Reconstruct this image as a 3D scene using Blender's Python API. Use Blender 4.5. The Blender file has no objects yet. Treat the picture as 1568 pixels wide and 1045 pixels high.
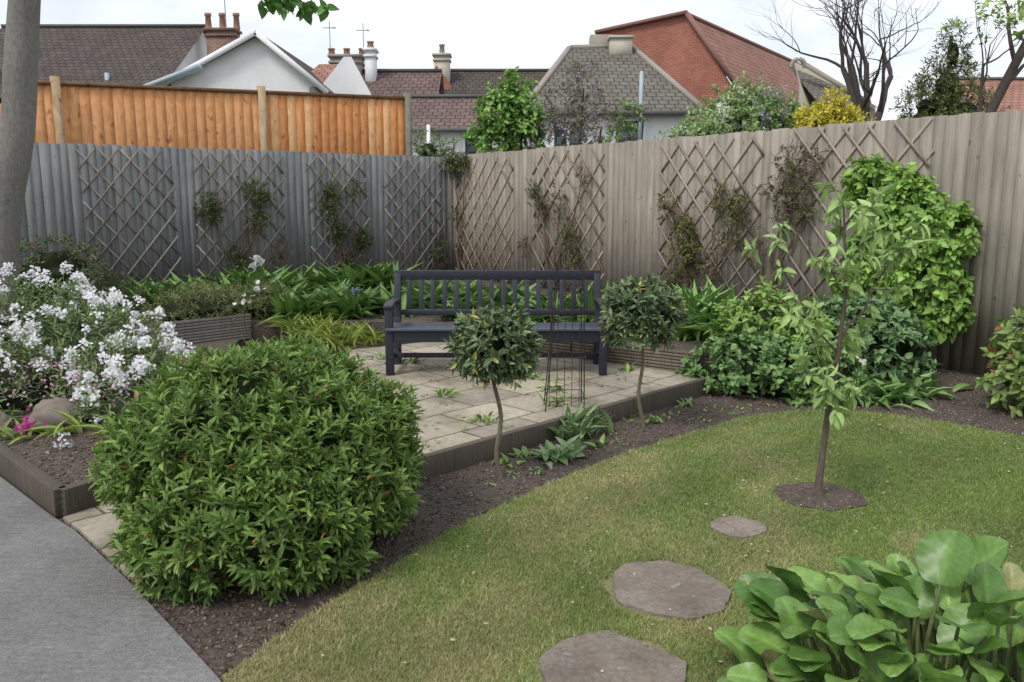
import bpy, bmesh, math, random
import numpy as np
from mathutils import Vector
RNG=np.random.default_rng(7); random.seed(7)
scene=bpy.context.scene
GAIN=1.6
# ---------------------------------------------------------------- materials
def newmat(name):
    m=bpy.data.materials.new(name); m.use_nodes=True
    nt=m.node_tree; nt.nodes.clear()
    out=nt.nodes.new('ShaderNodeOutputMaterial'); b=nt.nodes.new('ShaderNodeBsdfPrincipled')
    nt.links.new(b.outputs[0],out.inputs[0]); return m,nt,b,out
def N(nt,t,**k):
    n=nt.nodes.new(t)
    for a,v in k.items():
        if a in n.inputs: n.inputs[a].default_value=v
        else: setattr(n,a,v)
    return n
def ramp(nt,fac,stops):
    r=nt.nodes.new('ShaderNodeValToRGB'); nt.links.new(fac,r.inputs[0])
    e=r.color_ramp.elements
    while len(e)<len(stops): e.new(.5)
    for i,(p,c) in enumerate(stops):
        e[i].position=p; e[i].color=(*c,1)
    return r.outputs[0]
def mixc(nt,a,b,fac=.5,mode='MIX'):
    m=nt.nodes.new('ShaderNodeMix'); m.data_type='RGBA'; m.blend_type=mode
    for i,v in ((0,fac),(6,a),(7,b)):
        if hasattr(v,'links') or isinstance(v,bpy.types.NodeSocket): nt.links.new(v,m.inputs[i])
        else: m.inputs[i].default_value=v if i==0 else (*v,1)
    return m.outputs[2]
def bump(nt,b,h,s=.5,d=.01):
    n=nt.nodes.new('ShaderNodeBump'); n.inputs['Strength'].default_value=s; n.inputs['Distance'].default_value=d
    nt.links.new(h,n.inputs['Height']); nt.links.new(n.outputs[0],b.inputs['Normal'])
def coords(nt,kind='Object',scale=(1,1,1),rot=(0,0,0)):
    t=nt.nodes.new('ShaderNodeTexCoord'); m=nt.nodes.new('ShaderNodeMapping')
    m.inputs['Scale'].default_value=scale; m.inputs['Rotation'].default_value=rot
    nt.links.new(t.outputs[kind],m.inputs[0]); return m.outputs[0]
def noise(nt,vec,scale,detail=5,rough=.55):
    n=nt.nodes.new('ShaderNodeTexNoise'); n.inputs['Scale'].default_value=scale
    n.inputs['Detail'].default_value=detail; n.inputs['Roughness'].default_value=rough
    nt.links.new(vec,n.inputs['Vector']); return n.outputs[0]
def leafmat(name='leaf_material',rough=.45,trans=.25,spec=.4):
    m,nt,b,out=newmat(name)
    a=N(nt,'ShaderNodeAttribute',attribute_name='Col')
    nz=noise(nt,coords(nt,'Object'),40,2)
    c=mixc(nt,a.outputs['Color'],ramp(nt,nz,[(.3,(.75,.75,.75)),(.7,(1.2,1.2,1.2))]),.6,'MULTIPLY')
    nt.links.new(c,b.inputs['Base Color']); b.inputs['Roughness'].default_value=rough
    b.inputs['Specular IOR Level'].default_value=spec
    t=nt.nodes.new('ShaderNodeBsdfTranslucent'); nt.links.new(c,t.inputs[0])
    mx=nt.nodes.new('ShaderNodeMixShader'); mx.inputs[0].default_value=trans
    nt.links.new(b.outputs[0],mx.inputs[1]); nt.links.new(t.outputs[0],mx.inputs[2]); nt.links.new(mx.outputs[0],out.inputs[0])
    return m
LEAF=leafmat(); GLOSS=leafmat('glossy_leaf_material',.36,.18,.4); PETAL=leafmat('petal_material',.6,.35,.2)
def colmat(name,rough=.8,streak=(6,6,.5),amt=.7,bs=.4,nscale=6):
    m,nt,b,out=newmat(name)
    a=N(nt,'ShaderNodeAttribute',attribute_name='Col')
    v=coords(nt,'Object',streak)
    n1=noise(nt,v,nscale,6,.65); n2=noise(nt,coords(nt,'Object'),1.3,3)
    c=mixc(nt,a.outputs['Color'],ramp(nt,n1,[(.25,(.5,.5,.5)),(.55,(1,1,1)),(.8,(1.35,1.33,1.3))]),amt,'MULTIPLY')
    c=mixc(nt,c,ramp(nt,n2,[(.3,(.75,.77,.78)),(.7,(1.15,1.13,1.1))]),.7,'MULTIPLY')
    nt.links.new(c,b.inputs['Base Color']); b.inputs['Roughness'].default_value=rough
    b.inputs['Specular IOR Level'].default_value=.25
    bump(nt,b,n1,bs,.01); return m
WOOD=colmat('weathered_wood',.85,(14,14,.7),.8,.5,5)
def fence_wood():
    m,nt,b,out=newmat('fence_wood')
    a=N(nt,'ShaderNodeAttribute',attribute_name='Col')
    n1=noise(nt,coords(nt,'Object',(16,16,.5)),6,6,.7)
    n4=noise(nt,coords(nt,'Object',(5,5,.6)),3,4,.6)
    n2=noise(nt,coords(nt,'Object'),.9,4)
    n3=noise(nt,coords(nt,'Object',(3,3,2.2)),5,1)
    c=mixc(nt,a.outputs['Color'],ramp(nt,n1,[(.25,(.68,.68,.68)),(.5,(1,1,1)),(.8,(1.25,1.25,1.24))]),.75,'MULTIPLY')
    c=mixc(nt,c,ramp(nt,n4,[(.3,(.8,.79,.77)),(.7,(1.18,1.18,1.18))]),.8,'MULTIPLY')
    c=mixc(nt,c,ramp(nt,n2,[(.3,(.74,.75,.75)),(.7,(1.18,1.17,1.14))]),.8,'MULTIPLY')
    c=mixc(nt,c,ramp(nt,n3,[(.0,(.3,.27,.25)),(.22,(.35,.32,.3)),(.28,(1,1,1))]),.6,'MULTIPLY')
    g=nt.nodes.new('ShaderNodeNewGeometry'); s=nt.nodes.new('ShaderNodeSeparateXYZ'); nt.links.new(g.outputs['Position'],s.inputs[0])
    md=N(nt,'ShaderNodeMath',operation='MULTIPLY_ADD'); nt.links.new(n2,md.inputs[0]); md.inputs[1].default_value=.8; nt.links.new(s.outputs[2],md.inputs[2])
    c=mixc(nt,c,ramp(nt,md.outputs[0],[(.35,(.62,.66,.55)),(.95,(1,1,1))]),.8,'MULTIPLY')
    nt.links.new(c,b.inputs['Base Color']); b.inputs['Roughness'].default_value=.85
    b.inputs['Specular IOR Level'].default_value=.2
    bump(nt,b,n1,.5,.006); return m
FENCE=fence_wood()
def newwood():
    m,nt,b,out=newmat('stained_new_wood')
    a=N(nt,'ShaderNodeAttribute',attribute_name='Col')
    v=coords(nt,'Object',(3,3,1.1))
    wv=N(nt,'ShaderNodeTexNoise');nt.links.new(v,wv.inputs['Vector']);wv.inputs['Scale'].default_value=2.2;wv.inputs['Detail'].default_value=3;wv.inputs['Distortion'].default_value=2.5
    n3=noise(nt,coords(nt,'Object',(3,3,2.)),3.2,1)
    c=mixc(nt,a.outputs['Color'],ramp(nt,wv.outputs[0],[(.3,(.8,.76,.7)),(.5,(1,1,1)),(.7,(1.15,1.2,1.3))]),.9,'MULTIPLY')
    c=mixc(nt,c,ramp(nt,n3,[(.0,(.45,.35,.3)),(.26,(.5,.4,.35)),(.32,(1,1,1))]),.8,'MULTIPLY')
    nt.links.new(c,b.inputs['Base Color']); b.inputs['Roughness'].default_value=.65;b.inputs['Specular IOR Level'].default_value=.2;return m
NEWWOOD=newwood()
PAINT=colmat('bench_paint',.45,(10,10,10),.6,.3,5)
BARK=colmat('bark',.9,(5,5,2),.8,.8,9)
METAL=colmat('wire_metal',.5,(5,5,5),.3,.1,5)
CLODM=colmat('soil_crumbs',.95,(5,5,5),.6,.3,20)
# ---------------------------------------------------------------- mesh helpers
def np_mesh(name,V,F,C,mat,smooth=False,parent=None):
    V=np.asarray(V,dtype=np.float32).reshape(-1,3); F=np.asarray(F,dtype=np.int32); C=np.asarray(C,dtype=np.float32).reshape(-1,3)
    me=bpy.data.meshes.new(name)
    me.vertices.add(len(V)); me.vertices.foreach_set('co',V.ravel())
    k=F.shape[1]
    me.loops.add(F.size); me.loops.foreach_set('vertex_index',F.ravel())
    me.polygons.add(len(F)); me.polygons.foreach_set('loop_start',np.arange(len(F),dtype=np.int32)*k)
    if smooth: me.polygons.foreach_set('use_smooth',np.ones(len(F),dtype=bool))
    me.update(calc_edges=True)
    at=me.color_attributes.new('Col','FLOAT_COLOR','POINT')
    cc=np.ones((len(V),4),dtype=np.float32); cc[:,:3]=C; at.data.foreach_set('color',cc.ravel())
    me.materials.append(mat)
    ob=bpy.data.objects.new(name,me); scene.collection.objects.link(ob)
    if parent: ob.parent=parent
    return ob
def empty(name,loc=(0,0,0)):
    e=bpy.data.objects.new(name,None); scene.collection.objects.link(e); e.empty_display_size=.2; return e
class Box:
    def __init__(s): s.V=[];s.F=[];s.C=[]
    def add(s,o,a,b,c,col):
        o,a,b,c=[np.array(x,float) for x in (o,a,b,c)]
        i=len(s.V)
        for k in (0,1):
            for p in (o,o+a,o+a+b,o+b): s.V.append(p+k*c); s.C.append(col)
        for f in ((0,3,2,1),(4,5,6,7),(0,1,5,4),(1,2,6,5),(2,3,7,6),(3,0,4,7)): s.F.append([i+x for x in f])
    def cb(s,c,size,col,ax=((1,0,0),(0,1,0),(0,0,1))):
        A=[np.array(ax[k],float)*size[k] for k in range(3)]
        s.add(np.array(c,float)-(A[0]+A[1]+A[2])/2,*A,col)
    def beam(s,p,q,w,h,col,side=None):
        p=np.array(p,float);q=np.array(q,float);d=q-p
        if side is None:
            side=np.cross(d,(0,0,1)); 
            if np.linalg.norm(side)<1e-6: side=np.array((1.,0,0))
        side=np.array(side,float);side/=np.linalg.norm(side)
        up=np.cross(side,d);up/=np.linalg.norm(up)
        s.add(p-side*w/2-up*h/2,d,side*w,up*h,col)
    def obj(s,name,mat,parent=None,bev=0):
        o=np_mesh(name,s.V,s.F,s.C,mat,False,parent)
        if bev:
            m=o.modifiers.new('bev','BEVEL'); m.width=bev; m.segments=2; m.limit_method='ANGLE'
        return o
class Tube:
    def __init__(s): s.V=[];s.F=[];s.C=[];s.n=0
    def add(s,pts,rad,col,sides=6):
        pts=np.array(pts,float);m=len(pts)
        rad=np.ones(m)*rad if np.isscalar(rad) else np.array(rad)
        T=np.gradient(pts,axis=0);T/=np.linalg.norm(T,axis=1)[:,None]+1e-9
        ref=np.array((0.,0,1)) if abs(T[0][2])<.9 else np.array((1.,0,0))
        U=np.cross(T,ref);U/=np.linalg.norm(U,axis=1)[:,None]+1e-9
        W=np.cross(T,U)
        ang=np.arange(sides)*2*np.pi/sides
        V=pts[:,None]+rad[:,None,None]*(np.cos(ang)[None,:,None]*U[:,None]+np.sin(ang)[None,:,None]*W[:,None])
        base=s.n
        s.V.append(V.reshape(-1,3)); s.C.append(np.tile(col,(m*sides,1))); s.n+=m*sides
        for i in range(m-1):
            for j in range(sides):
                a=base+i*sides+j;b=base+i*sides+(j+1)%sides
                s.F.append((a,b,b+sides,a+sides))
    def obj(s,name,mat,parent=None):
        return np_mesh(name,np.concatenate(s.V),s.F,np.concatenate(s.C),mat,True,parent)
def nrm(a): return a/(np.linalg.norm(a,axis=-1,keepdims=True)+1e-9)
TS=(np.array([(0,0,0),(.3,-.5,.07),(.7,-.36,.04),(1,0,-.08),(.7,.36,.04),(.3,.5,.07)]),np.array([(0,1,2,3),(0,3,4,5)]),np.array([.9,1,1,1.05,1,1]))
def tgrid(prof,arch=.3,cup=.1,na=6,nb=2,wave=0,rib=1.25,vein=0):
    V=[];C=[];F=[]
    for i in range(na+1):
        a=i/na;w=prof(a)
        for j in range(nb+1):
            s=2*j/nb-1
            ph=math.sin(a*42-abs(s)*9)
            V.append((a,s*w/2,-arch*a*a+cup*abs(s)*w+wave*math.sin(a*9+s*2)*abs(s)+vein*.012*ph))
            C.append((rib if abs(s)<.01 else (1.0 if abs(s)<.9 else .92))+vein*.1*ph)
    for i in range(na):
        for j in range(nb):
            p=i*(nb+1)+j; F.append((p,p+1,p+nb+2,p+nb+1))
    return np.array(V),np.array(F),np.array(C)
T_STRAP=tgrid(lambda a:max(.05,math.sin(min(1,a*1.05+.08)*math.pi)**.6),.45,.12,6,2)
T_ROUND=tgrid(lambda a:max(.12,math.sin(min(1,(a*.93+.06))*math.pi)**.45),.22,.13,16,8,.045,1.35,1)
T_HEART=tgrid(lambda a:max(.04,(math.sin(math.pi*min(1,a**.75*.98+.02)))**.8),.3,.12,4,2)
def leaves(name,P,D,Nn,L,W,C,mat=LEAF,tmpl=TS,parent=None,smooth=False):
    P=np.asarray(P);D=nrm(np.asarray(D));Nn=np.asarray(Nn)
    Nn=nrm(Nn-(Nn*D).sum(-1,keepdims=True)*D); S=np.cross(Nn,D)
    tv,tf,tc=tmpl; n=len(P);k=len(tv)
    L=np.broadcast_to(L,(n,));W=np.broadcast_to(W,(n,))
    V=P[:,None]+tv[None,:,0,None]*L[:,None,None]*D[:,None]+tv[None,:,1,None]*W[:,None,None]*S[:,None]+tv[None,:,2,None]*L[:,None,None]*Nn[:,None]
    F=(tf[None]+ (np.arange(n)*k)[:,None,None]).reshape(-1,tf.shape[1])
    CC=np.asarray(C)[:,None,:]*tc[None,:,None]*(1 if mat is PETAL else GAIN)
    return np_mesh(name,V.reshape(-1,3),F,CC.reshape(-1,3),mat,smooth,parent)
def shoots(rng,P,D,k,slen,L,W,c1,c2,droop=.15,a0=80,a1=30,accent=None,acf=0,dark=None):
    n=len(P);D=nrm(D)
    U=nrm(np.cross(D,rng.normal(size=(n,3))));V=np.cross(D,U)
    t=np.linspace(.08,1,k)[None,:]*np.ones((n,1))
    az=np.arange(k)[None]*2.39996+rng.uniform(0,6.28,(n,1))+rng.normal(0,.3,(n,k))
    an=np.radians(a0+(a1-a0)*t+rng.normal(0,12,(n,k)))
    ld=np.cos(an)[...,None]*D[:,None]+np.sin(an)[...,None]*(np.cos(az)[...,None]*U[:,None]+np.sin(az)[...,None]*V[:,None])
    ld[...,2]-=droop*rng.uniform(.3,1.5,(n,k)); ld=nrm(ld)
    sl=slen*rng.uniform(.6,1.3,(n,1))
    pos=P[:,None]+D[:,None]*(t*sl)[...,None]
    nn=D[:,None]*1.0+rng.normal(0,.3,(n,k,3)); nn[...,2]+=.3
    ls=L*rng.uniform(.65,1.2,(n,k))*(1-.35*(t>.9)); ws=W*ls/L*rng.uniform(.85,1.15,(n,k))
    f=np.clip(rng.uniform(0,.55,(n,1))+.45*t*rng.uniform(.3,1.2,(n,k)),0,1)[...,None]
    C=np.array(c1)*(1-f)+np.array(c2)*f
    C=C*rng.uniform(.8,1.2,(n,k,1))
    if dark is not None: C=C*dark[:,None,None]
    if accent is not None:
        m=(rng.random((n,k))<acf)&(t>.5); C[m]=np.array(accent)*rng.uniform(.7,1.2,(m.sum(),1))
    r=lambda a:a.reshape(-1,3)
    return r(pos),r(ld),r(nn),ls.ravel(),ws.ravel(),r(C)
def lump(P,seed,f=3.,n=6):
    r=np.random.default_rng(seed);s=np.zeros(len(P))
    for i in range(n):
        d=r.normal(size=3)*f*(1+.4*i); s+=np.sin(P@d+r.uniform(0,6.28))/(1+.5*i)
    return s/2.2
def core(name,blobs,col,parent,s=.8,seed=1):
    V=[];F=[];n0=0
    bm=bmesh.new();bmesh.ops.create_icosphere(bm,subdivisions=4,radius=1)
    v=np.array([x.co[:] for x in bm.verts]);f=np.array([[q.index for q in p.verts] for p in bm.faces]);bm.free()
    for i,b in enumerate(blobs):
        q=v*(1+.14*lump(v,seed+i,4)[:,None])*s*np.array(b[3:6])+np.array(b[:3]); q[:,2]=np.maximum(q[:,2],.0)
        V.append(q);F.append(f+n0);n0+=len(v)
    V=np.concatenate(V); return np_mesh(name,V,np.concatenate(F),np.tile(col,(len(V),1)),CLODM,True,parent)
def bush(name,blobs,n,L,W,c1,c2,slen=.07,k=9,up=.5,corecol=(.02,.03,.01),cs=.8,seed=1,mat=LEAF,lumpamp=.1,zmin=.02,inner=.25,
         accent=None,acf=0,tmpl=TS,droop=.15,parent=None,jit=.4,lf=3.,a0=80,a1=30,stray=0):
    rng=np.random.default_rng(seed)
    e=parent or empty(name)
    vol=np.array([b[3]*b[4]+b[3]*b[5]+b[4]*b[5] for b in blobs]);cnt=(n*vol/vol.sum()).astype(int)
    Ps=[];Ds=[];dk=[]
    for i,(b,m) in enumerate(zip(blobs,cnt)):
        d=nrm(rng.normal(size=(m*2,3))); d=d[d[:,2]>-.75][:m]
        rr=1+lumpamp*lump(d,seed*13+i,lf)
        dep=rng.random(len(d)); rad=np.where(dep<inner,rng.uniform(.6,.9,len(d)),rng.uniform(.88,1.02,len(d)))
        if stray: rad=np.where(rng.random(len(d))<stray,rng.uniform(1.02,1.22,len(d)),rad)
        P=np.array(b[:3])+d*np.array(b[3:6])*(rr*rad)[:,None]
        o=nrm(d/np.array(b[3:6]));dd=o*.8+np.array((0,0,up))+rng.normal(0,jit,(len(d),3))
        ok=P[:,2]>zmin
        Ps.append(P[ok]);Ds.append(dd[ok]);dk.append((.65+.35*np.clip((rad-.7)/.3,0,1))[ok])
    P=np.concatenate(Ps);D=np.concatenate(Ds);dk=np.concatenate(dk)
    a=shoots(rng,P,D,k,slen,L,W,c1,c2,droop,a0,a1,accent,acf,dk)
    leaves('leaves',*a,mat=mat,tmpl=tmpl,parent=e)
    if corecol: core('shade_core',blobs,corecol,e,cs,seed)  # solid dark lumps, colour stands in for the shade inside the foliage
    return e
def clump(name,cs,n,L,W,c1,c2,tmpl=T_STRAP,el=(25,75),spread=.08,seed=1,mat=GLOSS,parent=None,smooth=True):
    rng=np.random.default_rng(seed);P=[]
    for c in cs: P.append(np.array(c)+rng.normal(0,1,(n,3))*np.array((spread,spread,0)))
    P=np.concatenate(P);m=len(P)
    az=rng.uniform(0,6.28,m);e=np.radians(rng.uniform(el[0],el[1],m))
    D=np.stack([np.cos(az)*np.cos(e),np.sin(az)*np.cos(e),np.sin(e)],1)
    Nn=np.stack([-np.cos(az)*np.sin(e),-np.sin(az)*np.sin(e),np.cos(e)],1)+rng.normal(0,.25,(m,3))
    f=rng.random((m,1));C=(np.array(c1)*(1-f)+np.array(c2)*f)*rng.uniform(.8,1.2,(m,1))
    l=L*rng.uniform(.6,1.15,m)
    return leaves(name,P,D,Nn,l,W*l/L,C,mat,tmpl,parent,smooth)
def chaikin(p,it=2,closed=False):
    p=np.array(p,float)
    for _ in range(it):
        q=[p[0]]
        for a,b in zip(p[:-1],p[1:]): q+= [a*.75+b*.25,a*.25+b*.75]
        q.append(p[-1]);p=np.array(q)
    return p
def inpoly(X,Y,poly):
    poly=np.asarray(poly);r=np.zeros(len(X),bool);j=len(poly)-1
    for i in range(len(poly)):
        xi,yi=poly[i];xj,yj=poly[j]
        if yi!=yj:
            c=((yi>Y)!=(yj>Y))&(X<(xj-xi)*(Y-yi)/(yj-yi)+xi); r^=c
        j=i
    return r
def sheet(name,pts,z,mat,th=0,parent=None):
    bm=bmesh.new();vs=[bm.verts.new((p[0],p[1],z)) for p in pts];f=bm.faces.new(vs)
    bm.normal_update()
    if f.normal.z<0: f.normal_flip()
    if th:
        bmesh.ops.extrude_face_region(bm,geom=[f])
        for v in vs: v.co.z-=th
        bmesh.ops.recalc_face_normals(bm,faces=bm.faces)
    bmesh.ops.triangulate(bm,faces=[f for f in bm.faces if len(f.verts)>4])
    me=bpy.data.meshes.new(name);bm.to_mesh(me);bm.free();me.materials.append(mat)
    o=bpy.data.objects.new(name,me);scene.collection.objects.link(o)
    if parent:o.parent=parent
    return o
# ---------------------------------------------------------------- ground materials
def soilmat():
    m,nt,b,out=newmat('soil');v=coords(nt)
    n=noise(nt,v,35,8,.7);n2=noise(nt,v,2.5,4)
    c=mixc(nt,ramp(nt,n,[(.3,(.05,.038,.031)),(.55,(.125,.098,.08)),(.8,(.24,.195,.165))]),ramp(nt,n2,[(.3,(.7,.7,.7)),(.7,(1.25,1.2,1.15))]),.8,'MULTIPLY')
    nt.links.new(c,b.inputs['Base Color']);b.inputs['Roughness'].default_value=.95;bump(nt,b,n,1,.03);return m
SOIL=soilmat()
def lawnmat():
    m,nt,b,out=newmat('lawn_ground');v=coords(nt)
    n=noise(nt,v,60,6,.7);n2=noise(nt,v,1.6,4)
    c=mixc(nt,ramp(nt,n2,[(.35,(.18,.21,.075)),(.65,(.29,.25,.13))]),ramp(nt,n,[(.3,(.55,.55,.55)),(.7,(1.3,1.3,1.3))]),.9,'MULTIPLY')
    nt.links.new(c,b.inputs['Base Color']);b.inputs['Roughness'].default_value=.95;bump(nt,b,n,.8,.02);return m
def concmat():
    m,nt,b,out=newmat('concrete');v=coords(nt)
    br=noise(nt,coords(nt,'Object',(1,7,1),(0,0,math.radians(-20))),8,6,.75)
    n=noise(nt,v,120,4,.75);n2=noise(nt,v,1.5,6,.65);n3=noise(nt,v,38,3,.6)
    c=mixc(nt,ramp(nt,n2,[(.3,(.19,.185,.183)),(.7,(.29,.285,.28))]),ramp(nt,n,[(.3,(.6,.6,.6)),(.7,(1.35,1.35,1.35))]),.9,'MULTIPLY')
    c=mixc(nt,c,ramp(nt,br,[(.35,(.78,.78,.78)),(.65,(1.18,1.18,1.18))]),.7,'MULTIPLY')
    c=mixc(nt,c,ramp(nt,n3,[(.3,(.8,.8,.8)),(.7,(1.15,1.15,1.15))]),.8,'MULTIPLY')
    nt.links.new(c,b.inputs['Base Color']);b.inputs['Roughness'].default_value=.85
    ad=N(nt,'ShaderNodeMath',operation='ADD');nt.links.new(br,ad.inputs[0]);nt.links.new(n,ad.inputs[1])
    bump(nt,b,ad.outputs[0],.8,.015);return m
def pavmat():
    m,nt,b,out=newmat('paving_slabs');v=coords(nt,'Object',(1,1,1),(0,0,math.radians(-45)))
    dist=noise(nt,coords(nt),3,2)
    vm=N(nt,'ShaderNodeVectorMath',operation='MULTIPLY_ADD');nt.links.new(dist,vm.inputs[0]);vm.inputs[1].default_value=(.05,.05,0);nt.links.new(v,vm.inputs[2])
    br=N(nt,'ShaderNodeTexBrick');nt.links.new(vm.outputs[0],br.inputs['Vector']);br.offset=.35;br.squash=1
    br.inputs['Color1'].default_value=(.40,.35,.27,1);br.inputs['Color2'].default_value=(.28,.25,.2,1);br.inputs['Mortar'].default_value=(.09,.08,.055,1)
    br.inputs['Scale'].default_value=1;br.inputs['Mortar Size'].default_value=.009;br.inputs['Brick Width'].default_value=.5;br.inputs['Row Height'].default_value=.42;br.inputs['Mortar Smooth'].default_value=.3
    o=coords(nt);n=noise(nt,o,30,6,.65);n2=noise(nt,o,2.2,6,.65)
    c=mixc(nt,br.outputs['Color'],ramp(nt,n,[(.3,(.7,.7,.7)),(.7,(1.2,1.2,1.2))]),.8,'MULTIPLY')
    c=mixc(nt,c,ramp(nt,n2,[(.35,(.5,.48,.43)),(.58,(1.1,1.1,1.1))]),.85,'MULTIPLY')
    nt.links.new(c,b.inputs['Base Color']);b.inputs['Roughness'].default_value=.85
    bump(nt,b,br.outputs['Fac'],-.6,.01);return m
def stonemat():
    m,nt,b,out=newmat('stepping_stone');v=coords(nt)
    n=noise(nt,v,45,7,.75);n2=noise(nt,v,5,5,.6);n3=noise(nt,v,16,2)
    c=mixc(nt,ramp(nt,n2,[(.3,(.25,.2,.165)),(.7,(.42,.355,.30))]),ramp(nt,n,[(.3,(.6,.6,.6)),(.72,(1.3,1.3,1.3))]),.9,'MULTIPLY')
    c=mixc(nt,c,(.55,.52,.47),ramp(nt,n3,[(.66,(0,0,0)),(.74,(.6,.6,.6))]))
    nt.links.new(c,b.inputs['Base Color']);b.inputs['Roughness'].default_value=.9;bump(nt,b,n,1,.03);return m
CONC=concmat();PAV=pavmat();STONE=stonemat();LAWNM=lawnmat()
def gmat():
    m,nt,b,out=newmat('far_ground');n=noise(nt,coords(nt),.4,5)
    nt.links.new(ramp(nt,n,[(.3,(.05,.06,.025)),(.7,(.1,.09,.05))]),b.inputs['Base Color']);b.inputs['Roughness'].default_value=1;return m
# ---------------------------------------------------------------- ground sheets
sheet('ground',[(-600,-600),(600,-600),(600,900),(-600,900)],-.012,gmat())
sheet('soil_bed',[(-8,-1),(9,-1),(9,4),(3.2,8.5),(-1.0,14.2),(-6,10.5),(-9,8.3)],0.0,SOIL)
LE=chaikin([(-.95,2.45),(-.81,2.81),(-.469,3.36),(-.144,3.89),(.241,4.37),(.718,4.91),(1.22,5.34),(1.75,5.80),(2.28,5.97),(2.73,5.86),(3.07,5.585),(3.5,5.1),(4.3,4.2),(4.9,3)],2)
_r=np.random.default_rng(2);_k=np.linspace(0,1,160);_s=np.concatenate([[0],np.cumsum(np.linalg.norm(np.diff(LE,axis=0),axis=1))]);_s/=_s[-1]
LE=np.stack([np.interp(_k,_s,LE[:,0]),np.interp(_k,_s,LE[:,1])],1);LE[1:-1]+=_r.normal(0,.007,(158,2))
LAWN=[tuple(p) for p in LE]+[(5.2,-1),(-.2,-1),(-.32,1.6)]
sheet('lawn',LAWN,.016,LAWNM,.02)
PATH=[(-2.9,4.43),(-2.28,3.84),(-2.07,3.66),(-1.53,3.09),(-.963,2.45),(-.36,1.7),(-.25,-1),(-8,-1),(-8,9.2)]
sheet('concrete_path',PATH,.02,CONC,.03)
sheet('paved_strip',[(-2.22,3.83),(-2.055,3.675),(-1.515,3.105),(-1.2,3.5),(-1.4,4.5),(-1.85,4.45)],.018,PAV,.03)
PATIO=[(1.64,6.62),(-.9,4.04),(-1.75,4.6),(-1.95,6.5),(-1.55,7.9),(-.72,8.42),(.58,7.46)]
sheet('patio',PATIO,.12,PAV,.11)
CR=np.array((-1.04,14.2));dR=np.array((.597,-.803));dL=np.array((-.803,-.597))
def FL(a,off,z): p=CR+a*dL+off*dR; return np.array((p[0],p[1],z))
def FR(b,off,z): p=CR+b*dR+off*dL; return np.array((p[0],p[1],z))
RB=[(1.70,6.70),(3.12,8.52),(-1.03,14.15),(-5.9,10.5),(-3.62,7.8),(-2.82,8.68),(-1.6,8.75),(-.70,8.47),(.63,7.5)]
sheet('raised_soil_bed',RB,.27,SOIL,.27)
FBED=[(-2.3,3.93),(-1.98,4.42),(-2.35,6.6),(-2.9,8.5),(-3.62,7.7),(-5.9,10.4),(-8,9.1),(-2.95,4.5)]
sheet('flower_bed_soil',FBED,.13,SOIL,.13)
def timber(name,segs,z0,z1,th,col,rib=False):
    B=Box()
    for p,q in segs:
        p=np.array((*p,0.));q=np.array((*q,0.));d=q-p;L=np.linalg.norm(d);u=d/L;s=np.array((-u[1],u[0],0))
        if rib:
            n=max(3,int((z1-z0)/.028));hh=(z1-z0)/n
            B.add(p+s*.008+np.array((0,0,z0)),d,s*(th-.016),np.array((0,0,z1-z0-.003)),[c*.5 for c in col])
            for i in range(n):
                k=random.uniform(.85,1.15)
                B.add(p+np.array((0,0,z0+i*hh)),d,s*th,np.array((0,0,hh*.72)),[c*k for c in col])
        else:
            m=max(1,int(L/1.3))
            for i in range(m):
                k=random.uniform(.85,1.15)
                B.add(p+u*(L*i/m)+np.array((0,0,z0)),u*(L/m-.006),s*th,np.array((0,0,z1-z0)),[c*k for c in col])
    return B.obj(name,WOOD,None,.003)
timber('patio_timber_edge',[((-.93,3.99),(1.70,6.60))],0,.135,.05,(.13,.11,.09))
timber('ribbed_sleeper_edge',[((1.72,6.66),(.58,7.47)),((.57,7.475),(-.72,8.43))],.11,.31,.05,(.19,.16,.125),True)
timber('ribbed_sleeper_edge',[((-3.66,7.72),(-2.80,8.66))],.1,.37,.06,(.26,.235,.21),True)
timber('ribbed_sleeper_edge',[((-2.26,3.85),(-5.3,6.75)),((-2.26,3.88),(-1.95,4.36))],0,.155,-.05,(.2,.17,.135),True)
# ---------------------------------------------------------------- fences
def closeboard(name,F,L,h,c1,c2,seed,var=.18):
    r=random.Random(seed);B=Box();x=0;e=empty(name)
    while x<L:
        w=r.uniform(.093,.118);f=r.random();k=r.uniform(1-var,1+var)
        col=[(c1[i]*(1-f)+c2[i]*f)*k for i in range(3)]
        ti=r.uniform(.003,.008)
        p=F(x,.0,0.02);q=F(x+w-.001,-ti,.02);n=F(0,.016,0)-F(0,0,0)
        hz=h+r.uniform(-.010,.010)
        B.add(p,q-p,n,(r.uniform(-.004,.004),0,hz),col);x+=w+.001
    B.obj('boards',FENCE,e)
    R=Box()
    p=F(0,-.035,.02);R.add(p,F(L,0,0)-F(0,0,0),F(0,.02,0)-F(0,0,0),(0,0,h-.03),[c*.35 for c in c1])
    for z in (.35,1.15,h-.3):
        p=F(0,-.11,z);q=F(L,-.11,z);n=F(0,.06,0)-F(0,0,0);R.add(p,q-p,n,(0,0,.08),c1)
    y=0
    while y<L: p=F(y,-.18,0);R.add(p,F(.1,0,0)-F(0,0,0),F(0,.1,0)-F(0,0,0),(0,0,h-.04),c1);y+=2.4
    R.obj('rails_and_posts',FENCE,e);return e
closeboard('left_wooden_fence',FL,10.5,2.26,(.165,.175,.185),(.21,.213,.212),3,.07)
closeboard('right_wooden_fence',FR,14,2.29,(.25,.225,.19),(.33,.298,.255),4,.08)
B=Box();B.cb((*(CR+.03*dR+.03*dL),1.17),(.09,.09,2.34),(.18,.17,.155),((*dR,0),(*dL,0),(0,0,1)));B.obj('corner_fence_post',FENCE)
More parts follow.
